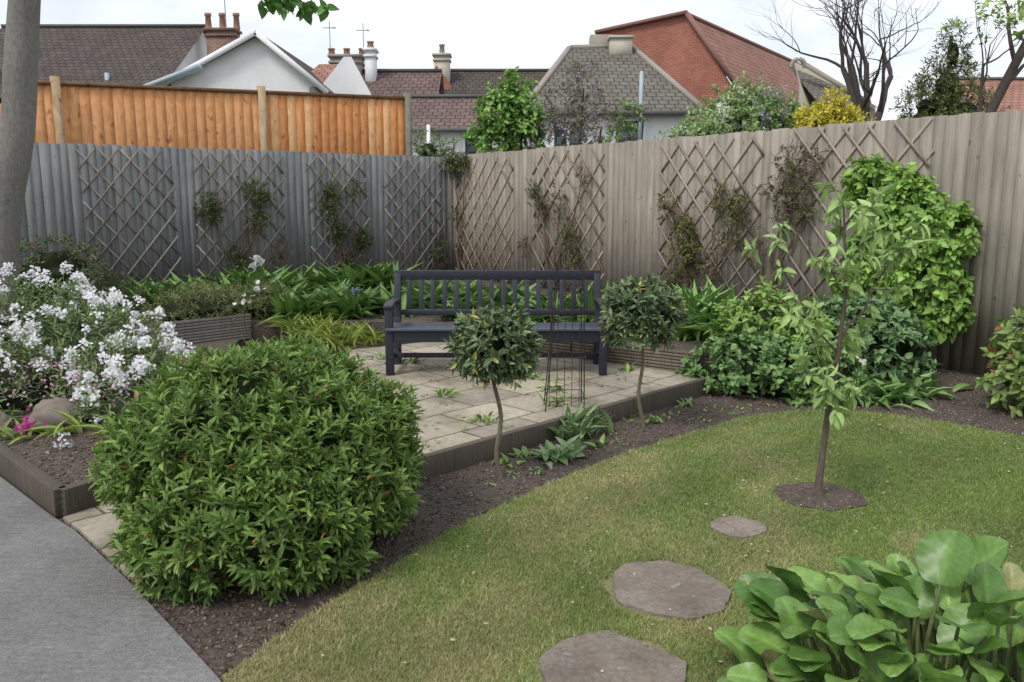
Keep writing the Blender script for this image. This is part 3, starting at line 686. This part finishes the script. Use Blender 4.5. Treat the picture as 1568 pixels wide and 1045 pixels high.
X=rng.uniform(-1.2,3.6,n);Y=rng.uniform(2.3,6.4,n)**1;ok=inpoly(X,Y,LAWN)|(rng.random(n)<.7);ok&=~inpoly(X,Y,PATIO);X=X[ok];Y=Y[ok];n=len(X)
P=np.stack([X,Y,np.where(inpoly(X,Y,LAWN),.034,.015)],1)
leaves('fallen_petals',P,rng.normal(size=(n,3))*(1,1,.15),np.array((0,0,1.))+rng.normal(0,.3,(n,3)),.018*rng.uniform(.4,1.3,n),.012,np.array([(.6,.5,.42),(.4,.26,.16),(.7,.65,.58)])[rng.integers(0,3,n)],PETAL)
n=1500;X=rng.uniform(-1.7,-.2,n);Y=rng.uniform(2.5,3.9,n);ok=~inpoly(X,Y,LAWN)&~inpoly(X,Y,PATH)&~inpoly(X,Y,PATIO);X=X[ok];Y=Y[ok];n=len(X)
leaves('leaf_litter',np.stack([X,Y,np.full(n,.012)],1),rng.normal(size=(n,3))*(1,1,.2),np.array((0,0,1.))+rng.normal(0,.4,(n,3)),.026*rng.uniform(.4,1.2,n),.01,np.array([(.13,.085,.06),(.08,.05,.035),(.22,.16,.11)])[rng.integers(0,3,n)],PETAL)
# ---------------------------------------------------------------- left mature tree
e=empty('mature_tree');T=Tube()
tk=chaikin([(-5.12,8,0),(-5.08,8,.5),(-5.0,8,1.0),(-4.88,8,1.6),(-4.70,8,2.2),(-4.62,8,2.8),(-4.52,8,3.4),(-4.3,7.9,4.4),(-3.9,7.8,6)],2)
T.add(tk,np.interp(np.linspace(0,1,len(tk)),[0,.08,.3,.6,1],[.24,.18,.15,.145,.1]),(.22,.21,.19),20)
l2=chaikin([(-4.8,8,2.5),(-5.0,8,3.0),(-5.2,7.9,3.6),(-5.6,7.8,5)],2);T.add(l2,np.linspace(.09,.06,len(l2)),(.18,.175,.155),12)
b1=chaikin([(-4.2,7.9,4.3),(-3.4,7.5,4.3),(-2.5,7.3,3.9),(-1.85,7.2,3.3)],2);T.add(b1,np.linspace(.05,.008,len(b1)),(.13,.12,.1),6)
T.obj('trunk_and_limbs',BARK,e)
rng=np.random.default_rng(5)
Pq=np.concatenate([np.array((-1.82,7.2,3.22))+rng.normal(0,1,(12,3))*(.16,.1,.05),b1[-3:],np.array((-3.6,7.7,5.3))+rng.normal(0,1,(300,3))*(1.4,1.2,.4)])
leaves('leaves',*shoots(rng,Pq,rng.normal(0,.5,(len(Pq),3))+np.array((.2,-.1,-.1)),7,.08,.11,.07,(.03,.08,.015),(.09,.19,.04),.4),parent=e,tmpl=T_HEART)
# ---------------------------------------------------------------- trees beyond the fence
def grow(T,rng,p,d,L,r,lev,maxl,tips,col,spread=.55,up=.15,kids=3):
    pts=[np.array(p,float)];d=nrm(np.array(d,float));m=5
    for i in range(m):
        d=nrm(d+rng.normal(0,.13,3)+np.array((0,0,up*.3)));pts.append(pts[-1]+d*L/m)
    rr=np.linspace(r,r*.55,m+1);T.add(pts,rr,col,8 if lev==0 else 5 if lev<3 else 4)
    if lev>=maxl: tips.append((pts[-1],d));tips.append((pts[3],d));return
    for k in range(kids):
        i=m if k==0 else rng.integers(2,m+1)
        nd=nrm(d+rng.normal(0,spread,3)+np.array((0,0,up)))
        grow(T,rng,pts[i],nd,L*rng.uniform(.6,.85),rr[i]*(.8 if k==0 else .62),lev+1,maxl,tips,col,spread,up,kids)
e=empty('bare_tree');T=Tube();tips=[];rng=np.random.default_rng(44)
T.add([(5.75,13,0),(5.65,13,1.2),(5.5,13,2.6)],[.13,.12,.11],(.09,.078,.07),8)
for d in ((-.8,0,1),(.1,0,1),(.5,.1,1),(-.15,.2,1)): grow(T,rng,(5.5,13,2.5),d,1.15,.07,0,4,tips,(.085,.072,.068),.5,.1)
T.obj('trunk_and_branches',BARK,e)
e=empty('conifer_tree');T=Tube();T.add([(7.75,15,0),(7.7,15,4.4)],[.12,.03],(.07,.05,.04),8);T.obj('trunk',BARK,e)
bl=[(7.75,15,4.1,.22,.26,.42),(7.7,15,3.6,.38,.45,.38),(7.4,15,3.2,.4,.45,.33),(8.05,15,3.1,.42,.45,.38),(7.7,15,2.6,.7,.7,.5),(8.6,15,2.6,.45,.5,.3)]
bush('foliage',bl,1300,.08,.022,(.04,.06,.02),(.11,.13,.04),.14,9,.3,seed=45,parent=e,cs=.45,lumpamp=.3,accent=(.36,.34,.08),acf=.14,corecol=(.02,.028,.012),stray=.15)
e=empty('leafy_tree');T=Tube();tips=[];rng=np.random.default_rng(46)
T.add([(6.0,11,0),(6.1,11,1.6),(6.15,11,2.5),(6.5,11,3.3),(6.9,11,4.2)],[.09,.08,.07,.06,.045],(.085,.07,.06),8)
for p,d in (((6.15,11,2.5),(-.1,0,1)),((6.3,11,2.9),(.9,-.1,.9)),((6.5,11,3.3),(-.2,.1,1)),((6.9,11,4.2),(.2,.1,1)),((6.7,11,3.7),(.8,0,.6))): grow(T,rng,p,d,.8,.03,0,3,tips,(.085,.07,.06),.6,.2)
T.obj('trunk_and_branches',BARK,e)
tp=[(p,d) for p,d in tips if p[2]>3.3]
Pq=np.array([p for p,d in tp]);Dq=np.array([d for p,d in tp])+rng.normal(0,.4,(len(tp),3))
leaves('leaves',*shoots(rng,Pq,Dq,7,.1,.08,.05,(.13,.2,.05),(.28,.38,.13),.3),parent=e,tmpl=T_HEART)
def farshrub(name,blobs,n,L,W,c1,c2,seed,trunk=None,flower=None,nf=0,**k):
    e=bush(name,blobs,n,L,W,c1,c2,seed=seed,slen=.12,k=8,cs=.5,lumpamp=.25,lf=4.,inner=.4,stray=.12,**k)
    T=Tube()
    for b in blobs: T.add([(b[0]*.5+blobs[0][0]*.5,b[1],0),(b[0],b[1],b[2])],[.05,.02],(.08,.06,.045),6)
    T.obj('stems',BARK,e)
    if flower is not None:
        rg=np.random.default_rng(seed);P=[]
        for b in blobs:
            d=nrm(rg.normal(size=(nf,3)));d[:,1]=-np.abs(d[:,1])
            c=np.array(b[:3])+d*np.array(b[3:6])*1.12
            for q in c: P.append(q+rg.normal(0,.035,(18,3))*(1,1,1.4))
        P=np.concatenate(P);n_=len(P)
        leaves('blossom',P,rg.normal(size=(n_,3)),rg.normal(size=(n_,3)),.045,.04,np.tile(flower,(n_,1)),PETAL,TS,e)
    return e
farshrub('green_shrub',[(-.25,16,3.12,.32,.4,.45),(.05,16,3.5,.25,.4,.35),(.2,16,2.9,.35,.4,.45),(-.4,16,2.6,.35,.4,.45)],340,.12,.08,(.08,.155,.035),(.2,.33,.08),61,tmpl=T_HEART,corecol=None)
farshrub('dark_elder_shrub',[(1.0,16,3.1,.42,.5,.5),(1.35,16,3.65,.32,.4,.5),(1.7,16,2.95,.42,.4,.5),(1.0,15.6,2.6,.55,.4,.5)],360,.08,.03,(.09,.09,.06),(.19,.195,.12),62,flower=(.42,.32,.45),nf=4,corecol=None,accent=(.12,.07,.075),acf=.3)
farshrub('pear_shrub',[(2.1,15,2.95,.16,.3,.3),(1.95,15,2.5,.25,.3,.3)],90,.08,.05,(.08,.13,.045),(.19,.26,.10),63,corecol=None)
farshrub('flowering_shrub',[(2.95,13.2,2.45,.38,.4,.34),(3.25,13.4,2.75,.38,.4,.34),(3.65,13.5,2.98,.4,.4,.36),(2.9,13,2.3,.5,.4,.4),(3.5,13,2.5,.5,.4,.4)],900,.07,.04,(.13,.2,.07),(.26,.36,.14),64,flower=(.75,.78,.66),nf=12)
farshrub('lilac_shrub',[(3.9,13.2,2.82,.45,.4,.4),(4.3,13.2,2.65,.4,.4,.38),(4.0,13,2.5,.5,.4,.4),(4.9,12.8,2.3,.4,.4,.3)],720,.07,.045,(.12,.18,.07),(.24,.33,.14),65,flower=(.5,.44,.62),nf=8)
farshrub('golden_conifer',[(4.75,12.5,2.8,.18,.25,.28),(4.5,12.5,2.6,.26,.25,.26),(4.95,12.5,2.6,.28,.25,.24)],480,.06,.03,(.35,.3,.03),(.6,.55,.08),66,corecol=(.1,.09,.01))
farshrub('corner_shrub',[(-1.6,16,2.45,.35,.35,.35),(-1.3,16,2.3,.3,.3,.3)],220,.07,.03,(.09,.13,.055),(.19,.25,.11),67)
# ---------------------------------------------------------------- houses
def uvmesh(name,faces,mat,parent=None):
    V=[];F=[];UV=[]
    for f in faces:
        i=len(V);f=[np.array(p,float) for p in f];F.append(list(range(i,i+len(f))));V+=f
        n=np.cross(f[1]-f[0],f[2]-f[0]);n/=np.linalg.norm(n)+1e-9
        h=np.cross((0,0,1.),n)
        if np.linalg.norm(h)<1e-3:h=np.array((1.,0,0))
        h/=np.linalg.norm(h);u=np.cross(n,h)
        UV+=[(float(p@h),float(p@u)) for p in f]
    me=bpy.data.meshes.new(name);me.from_pydata([tuple(v) for v in V],[],F);uv=me.uv_layers.new(name='UVMap')
    for i,l in enumerate(me.loops): uv.data[i].uv=UV[l.vertex_index]
    me.materials.append(mat);o=bpy.data.objects.new(name,me);scene.collection.objects.link(o)
    if parent:o.parent=parent
    return o
def tilemat(name,c1,c2,w=.28,h=.27,ms=.02,lich=(.25,.22,.14),la=.15):
    m,nt,b,out=newmat(name);v=coords(nt,'UV')
    br=N(nt,'ShaderNodeTexBrick');nt.links.new(v,br.inputs['Vector'])
    br.inputs['Color1'].default_value=(*c1,1);br.inputs['Color2'].default_value=(*c2,1);br.inputs['Mortar'].default_value=(*[x*.4 for x in c1],1)
    br.inputs['Scale'].default_value=1;br.inputs['Mortar Size'].default_value=ms;br.inputs['Brick Width'].default_value=w;br.inputs['Row Height'].default_value=h
    n=noise(nt,coords(nt),1.2,5,.65);n2=noise(nt,coords(nt),9,4,.7)
    c=mixc(nt,br.outputs['Color'],ramp(nt,n,[(.3,(.75,.75,.75)),(.7,(1.2,1.2,1.2))]),.8,'MULTIPLY')
    c=mixc(nt,c,lich,ramp(nt,n2,[(.55,(0,0,0)),(.75,(la*3,)*3)]))
    nt.links.new(c,b.inputs['Base Color']);b.inputs['Roughness'].default_value=.85;b.inputs['Specular IOR Level'].default_value=.2;bump(nt,b,br.outputs['Fac'],-.6,.03);return m
BROWN=tilemat('brown_roof_tiles',(.07,.057,.052),(.095,.077,.07));SLATE=tilemat('grey_roof_tiles',(.13,.12,.105),(.165,.15,.13),la=.22)
RED=tilemat('red_roof_tiles',(.28,.14,.11),(.34,.18,.14));PURP=tilemat('purple_brown_roof_tiles',(.13,.09,.083),(.17,.115,.105))
BRICK=tilemat('red_brick_wall',(.36,.145,.105),(.42,.185,.135),.225,.075,.008,la=.0)
def rend(name,c):
    m,nt,b,out=newmat(name);n=noise(nt,coords(nt),1.5,5,.6);nt.links.new(mixc(nt,c,ramp(nt,n,[(.3,(.85,.85,.85)),(.7,(1.05,1.05,1.05))]),.8,'MULTIPLY'),b.inputs['Base Color']);b.inputs['Roughness'].default_value=.85;return m
WHITE=rend('white_render',(.78,.79,.8));CREAM=rend('cream_render',(.5,.46,.38));STN=rend('stone_trim',(.3,.27,.23));LEAD=rend('dark_trim',(.12,.12,.12));TERR=rend('terracotta',(.36,.2,.14));FASC=rend('blue_grey_fascia',(.4,.48,.53))
def glassmat():
    m,nt,b,out=newmat('window_glass');n=noise(nt,coords(nt),.8,2);nt.links.new(ramp(nt,n,[(.3,(.03,.04,.05)),(.7,(.1,.13,.16))]),b.inputs['Base Color']);b.inputs['Roughness'].default_value=.08;return m
GLASS=glassmat()
def window(par,c,w,h,right=(1,0,0)):
    R=nrm(np.array(right,float));nn=np.cross(R,(0,0,1));c=np.array(c,float)+nn*.03
    ax=(R,nn,(0,0,1));B=Box();B.cb(c,(w,.04,h),(.1,.1,.1),ax);B.obj('window_glass',GLASS,par);B=Box()
    for dx in (-w/2,0,w/2):B.cb(c+R*dx+nn*.01,(.07,.08,h+.08),(1,1,1),ax)
    for dz in (-h/2,h/2):B.cb(c+np.array((0,0,dz))+nn*.013,(w+.1,.09,.07),(1,1,1),ax)
    B.obj('window_frame',WHITE,par)
def chimney(par,x,y,z0,z1,w,d,mat,pots=2,ph=.45,potmat=None):
    B=Box();B.cb((x,y,(z0+z1)/2),(w,d,z1-z0),(1,1,1));B.cb((x,y,z1-.06),(w+.14,d+.14,.1),(1,1,1));B.cb((x,y,z1-.28),(w+.1,d+.1,.08),(1,1,1))
    o=B.obj('chimney_stack',mat,par)
    me=o.data;uv=me.uv_layers.new(name='UVMap')
    for l in me.loops:
        co=me.vertices[l.vertex_index].co;uv.data[l.index].uv=(co.x+co.y,co.z)
    if pots:
        T=Tube()
        for i in range(pots):
            px=x+(i-(pots-1)/2)*w*.5
            T.add([(px,y,z1),(px,y,z1+ph*.8),(px,y,z1+ph*.82),(px,y,z1+ph),(px,y,z1+ph+.001)],[.13,.1,.13,.13,.02],(.3,.14,.09),10)
        T.obj('chimney_pots',potmat or TERR,par)
def gable_house(name,x0,x1,yf,yr,zb,ze,zr,wall,roof,yb=None):
    e=empty(name);yb=yb or 2*yr-yf
    uvmesh('roof',[[(x0-.2,yf-.25,ze-.12),(x1+.2,yf-.25,ze-.12),(x1+.2,yr,zr),(x0-.2,yr,zr)],[(x1+.2,yb+.25,ze-.12),(x0-.2,yb+.25,ze-.12),(x0-.2,yr,zr),(x1+.2,yr,zr)]],roof,e)
    zz=zr-.08
    uvmesh('walls',[[(x0,yf,zb),(x1,yf,zb),(x1,yf,ze-.03),(x0,yf,ze-.03)],[(x1,yf,zb),(x1,yb,zb),(x1,yb,ze-.03),(x1,yr,zz),(x1,yf,ze-.03)],[(x0,yb,zb),(x0,yf,zb),(x0,yf,ze-.03),(x0,yr,zz),(x0,yb,ze-.03)],[(x1,yb,zb),(x0,yb,zb),(x0,yb,ze-.03),(x1,yb,ze-.03)]],wall,e)
    B=Box();B.cb(((x0+x1)/2,yf-.3,ze-.18),(x1-x0+.4,.1,.1),(1,1,1));B.cb(((x0+x1)/2,yr,zr+.03),(x1-x0+.4,.22,.1),(1,1,1));B.obj('gutter_and_ridge',LEAD,e)
    return e
e=gable_house('brown_roofed_house',-20,-12.3,30,34,0,5.75,8.35,WHITE,BROWN)
BRICK2=tilemat('chimney_brick',(.24,.15,.12),(.3,.2,.165),.225,.075,.01,la=.05)
chimney(e,-11.3,33.5,5,8.15,1.1,.7,BRICK2,3,.6);window(e,(-14.5,30,4.2),1.2,1.1);window(e,(-17.5,30,4.2),1.2,1.1)
B=Box();B.cb((-14.3,30,5.5),(.12,.12,1.0),(1,1,1));B.cb((-14.3,30,5.3),(.35,.12,.12),(1,1,1));B.obj('vent_pipe',FASC,e)
e=empty('white_gable_house')
yg=26.;ax_,az_=-7.7,6.6;lx,lz,rx_,rz=-10.7,5.1,-5.75,4.95
uvmesh('walls',[[(lx+.25,yg,0),(rx_-.15,yg,0),(rx_-.15,yg,rz),(ax_,yg,az_-.1),(lx+.25,yg,lz)],[(rx_-.15,yg,0),(rx_-.15,yg+7,0),(rx_-.15,yg+7,rz),(rx_-.15,yg,rz)],[(lx+.25,yg+7,0),(lx+.25,yg,0),(lx+.25,yg,lz),(lx+.25,yg+7,lz)]],WHITE,e)
uvmesh('roof',[[(lx-.1,yg-.25,lz-.1),(ax_,yg-.25,az_),(ax_,yg+7,az_),(lx-.1,yg+7,lz-.1)],[(ax_,yg-.25,az_),(rx_+.15,yg-.25,rz-.1),(rx_+.15,yg+7,rz-.1),(ax_,yg+7,az_)]],BROWN,e)
B=Box();B.beam((lx-.1,yg-.28,lz-.16),(ax_,yg-.28,az_-.06),.06,.16,(1,1,1));B.beam((ax_,yg-.28,az_-.06),(rx_+.15,yg-.28,rz-.16),.06,.16,(1,1,1));B.obj('barge_boards',WHITE,e)
B=Box();B.cb((-6.6,yg-.06,4.45),(1.5,.1,.1),(1,1,1));B.cb((-5.95,yg-.1,4.75),(.45,.15,.45),(.1,.1,.1));B.obj('vent',LEAD,e)
window(e,(-9.6,yg,3.9),1.3,1.1);window(e,(-7.0,yg,4.0),1.2,.9)
B=Box();B.beam((lx-.4,yg-.6,lz-.25),(-9.3,yg-.6,lz+.4),.35,.12,(1,1,1));B.obj('porch_canopy',FASC,e)
e=gable_house('terraced_house',-6.8,-2.75,28,31,0,4.35,6.2,WHITE,PURP)
chimney(e,-6.0,31,5.2,6.75,1.1,.7,STN,3,.25);
uvmesh('party_wall',[[(-6.4,27.6,3),(-4.4,27.6,3),(-4.4,27.6,4.6),(-5.2,27.6,6.15),(-5.45,27.6,6.15),(-6.4,27.6,5.0)]],WHITE,e)
window(e,(-3.6,28,3.4),.9,.8)
chimney(e,-5.05,30.5,5.2,6.9,.35,.5,WHITE,1,.25)
uvmesh('link_roof',[[(-7.2,27,4.9),(-6.2,27,4.9),(-5.5,30,6.3),(-6.8,30,6.3)]],RED,e)
e=gable_house('terraced_house',-2.9,2.0,34,37.5,0,4.9,7.2,WHITE,BROWN)
uvmesh('red_gable_wall',[[(-3.7,36,3),(-2.6,36,3),(-2.6,36,6.4),(-3.2,36,7.2),(-3.7,36,6.3)]],BRICK,e)
chimney(e,-3.0,36.6,6,7.75,.65,.6,CREAM,1,.4,STN)
e=gable_house('rear_extension',-3.4,.3,24.5,26.5,0,3.75,4.75,WHITE,PURP);window(e,(-1.0,24.5,3.0),.8,.8)
B=Box();B.cb((-2.4,24.12,2.0),(.1,.1,3.4),(1,1,1));B.obj('downpipe',WHITE,e)
e=empty('hipped_roof_house')
x0,x1,y0,y1,ze,zr=.6,5.1,24,32,4.05,6.5
ra=(1.9,28,zr);rb=(3.9,28,zr+.05)
uvmesh('roof',[[(x0-.3,y0-.3,ze),(x1+.3,y0-.3,ze),rb,ra],[(x1+.3,y0-.3,ze),(x1+.3,y1+.3,ze),rb],[(x1+.3,y1+.3,ze),(x0-.3,y1+.3,ze),ra,rb],[(x0-.3,y1+.3,ze),(x0-.3,y0-.3,ze),ra]],SLATE,e)
uvmesh('walls',[[(x0,y0,0),(x1,y0,0),(x1,y0,ze+.05),(x0,y0,ze+.05)],[(x1,y0,0),(x1,y1,0),(x1,y1,ze+.05),(x1,y0,ze+.05)],[(x0,y1,0),(x0,y0,0),(x0,y0,ze+.05),(x0,y1,ze+.05)]],WHITE,e)
B=Box();B.beam((x1+.3,y0-.3,ze+.03),rb,.16,.12,(1,1,1));B.beam((x0-.3,y0-.3,ze+.03),ra,.16,.12,(1,1,1));B.beam(ra,rb,.2,.14,(1,1,1));B.obj('ridge_tiles',STN,e)
B=Box();B.cb(((x0+x1)/2,y0-.33,ze-.06),(x1-x0+.7,.1,.12),(1,1,1));B.obj('gutter',LEAD,e)
B=Box();B.cb((3.6,y0-.36,4.0),(.09,.09,2.2),(1,1,1));B.obj('downpipe',FASC,e)
B=Box();B.cb((3.5,27.6,6.35),(.7,.5,.7),(1,1,1));B.cb((3.5,27.6,6.72),(.8,.6,.08),(1,1,1));B.obj('chimney_stack',CREAM,e)
B=Box();B.cb((2.95,28.3,6.55),(.75,.5,.75),(1,1,1));B.obj('dormer_stack',STN,e)
window(e,(3.35,y0,3.35),.85,.95);window(e,(1.6,y0,3.2),.85,.95)
e=empty('red_brick_building')
G=(7.3,36,9.25);Rr=(9.0,34.8,6.25);Lw=(3.75,38.5,8.95);K=(16.3,48.6,9.25);off=np.array((1.7,-1.2,-3.0))
Ke=tuple(np.array(K)+off)
uvmesh('brick_gable',[[(3.75,38.5,0),(9.0,34.8,0),Rr,G,Lw]],BRICK,e)
uvmesh('side_wall',[[(9.0,34.8,0),(Ke[0],Ke[1],0),Ke,Rr]],BRICK,e)
uvmesh('roof',[[(9.15,34.7,6.1),(Ke[0]+.2,Ke[1]-.1,6.1),K,G],[G,K,(12.8,51,8.9),Lw]],RED,e)
B=Box();B.beam(tuple(np.array(G)+(0,-.15,.0)),tuple(np.array(Rr)+(.1,-.2,0)),.2,.16,(1,1,1));B.beam(tuple(np.array(Lw)+(0,-.1,.05)),tuple(np.array(G)+(0,-.15,.05)),.2,.14,(1,1,1));B.beam(G,K,.2,.12,(1,1,1));B.obj('verge_and_ridge',rend('brick_coping',(.24,.12,.1)),e)
e=empty('gabled_house')
uvmesh('roof',[[(12.5,34.5,5.5),(15.0,34.5,5.3),(13.0,38,7.6),(12.2,38,7.6)]],SLATE,e);uvmesh('walls',[[(11.8,34.8,0),(15,34.8,0),(15,34.8,5.4),(12.4,37.5,7.6),(11.8,34.8,6.2)]],CREAM,e)
T=Tube();aa=np.linspace(0,math.pi,10);T.add([(12.1+.3*math.cos(t),36,7.1+.35*math.sin(t)) for t in aa],.1,(.3,.27,.22),6);T.obj('stone_finial',STN,e)
B=Box();B.beam((12.4,35.9,7.2),(14.8,34.9,5.5),.25,.18,(1,1,1));B.obj('coping',STN,e)
gable_house('red_roofed_house',17.0,26,30,33,0,4.6,6.2,CREAM,RED)
for x,y,z in ((-8.3,39,9.3),(-6.6,38,9.0),(-12,36,10),(4.2,44,9.6)):
    B=Box();B.cb((x,y,z-1),(.035,.035,2.6),(.3,.3,.3));B.cb((x,y,z),(.6,.03,.03),(.3,.3,.3));B.cb((x+.2,y,z),(.02,.4,.02),(.3,.3,.3));B.obj('tv_aerial',METAL)
# ---------------------------------------------------------------- sky, sun, camera
w=bpy.data.worlds.new('World');scene.world=w;w.use_nodes=True;nt=w.node_tree
bg=nt.nodes['Background'];sk=nt.nodes.new('ShaderNodeTexSky');sk.sky_type='NISHITA';sk.sun_disc=False
ts=Vector((-.45,-.45,.85)).normalized()
sk.sun_elevation=math.asin(ts.z);sk.sun_rotation=math.atan2(ts.x,ts.y)
tc=nt.nodes.new('ShaderNodeTexCoord');mp=nt.nodes.new('ShaderNodeMapping');mp.inputs['Scale'].default_value=(1,1,2.5);nt.links.new(tc.outputs['Generated'],mp.inputs[0])
nz=noise(nt,mp.outputs[0],3.2,6,.55)
cl=ramp(nt,nz,[(.34,(.62,.62,.62)),(.56,(1,1,1))])
c=mixc(nt,sk.outputs[0],(8.7,9.0,9.5),cl)
nt.links.new(c,bg.inputs[0]);bg.inputs[1].default_value=.125
L=bpy.data.lights.new('sun','SUN');L.energy=2.2;L.angle=math.radians(16);L.color=(1,.96,.9)
so=bpy.data.objects.new('sun',L);so.rotation_euler=ts.to_track_quat('Z','Y').to_euler();scene.collection.objects.link(so)
cam=bpy.data.cameras.new('camera');co=bpy.data.objects.new('camera',cam);scene.collection.objects.link(co)
cam.lens=28.7;cam.sensor_width=36;cam.clip_end=2000;co.location=(0,0,1.56);co.rotation_euler=(math.radians(90-9.76),0,0);scene.camera=co
scene.view_settings.view_transform='Standard';scene.view_settings.look='None';scene.view_settings.exposure=0
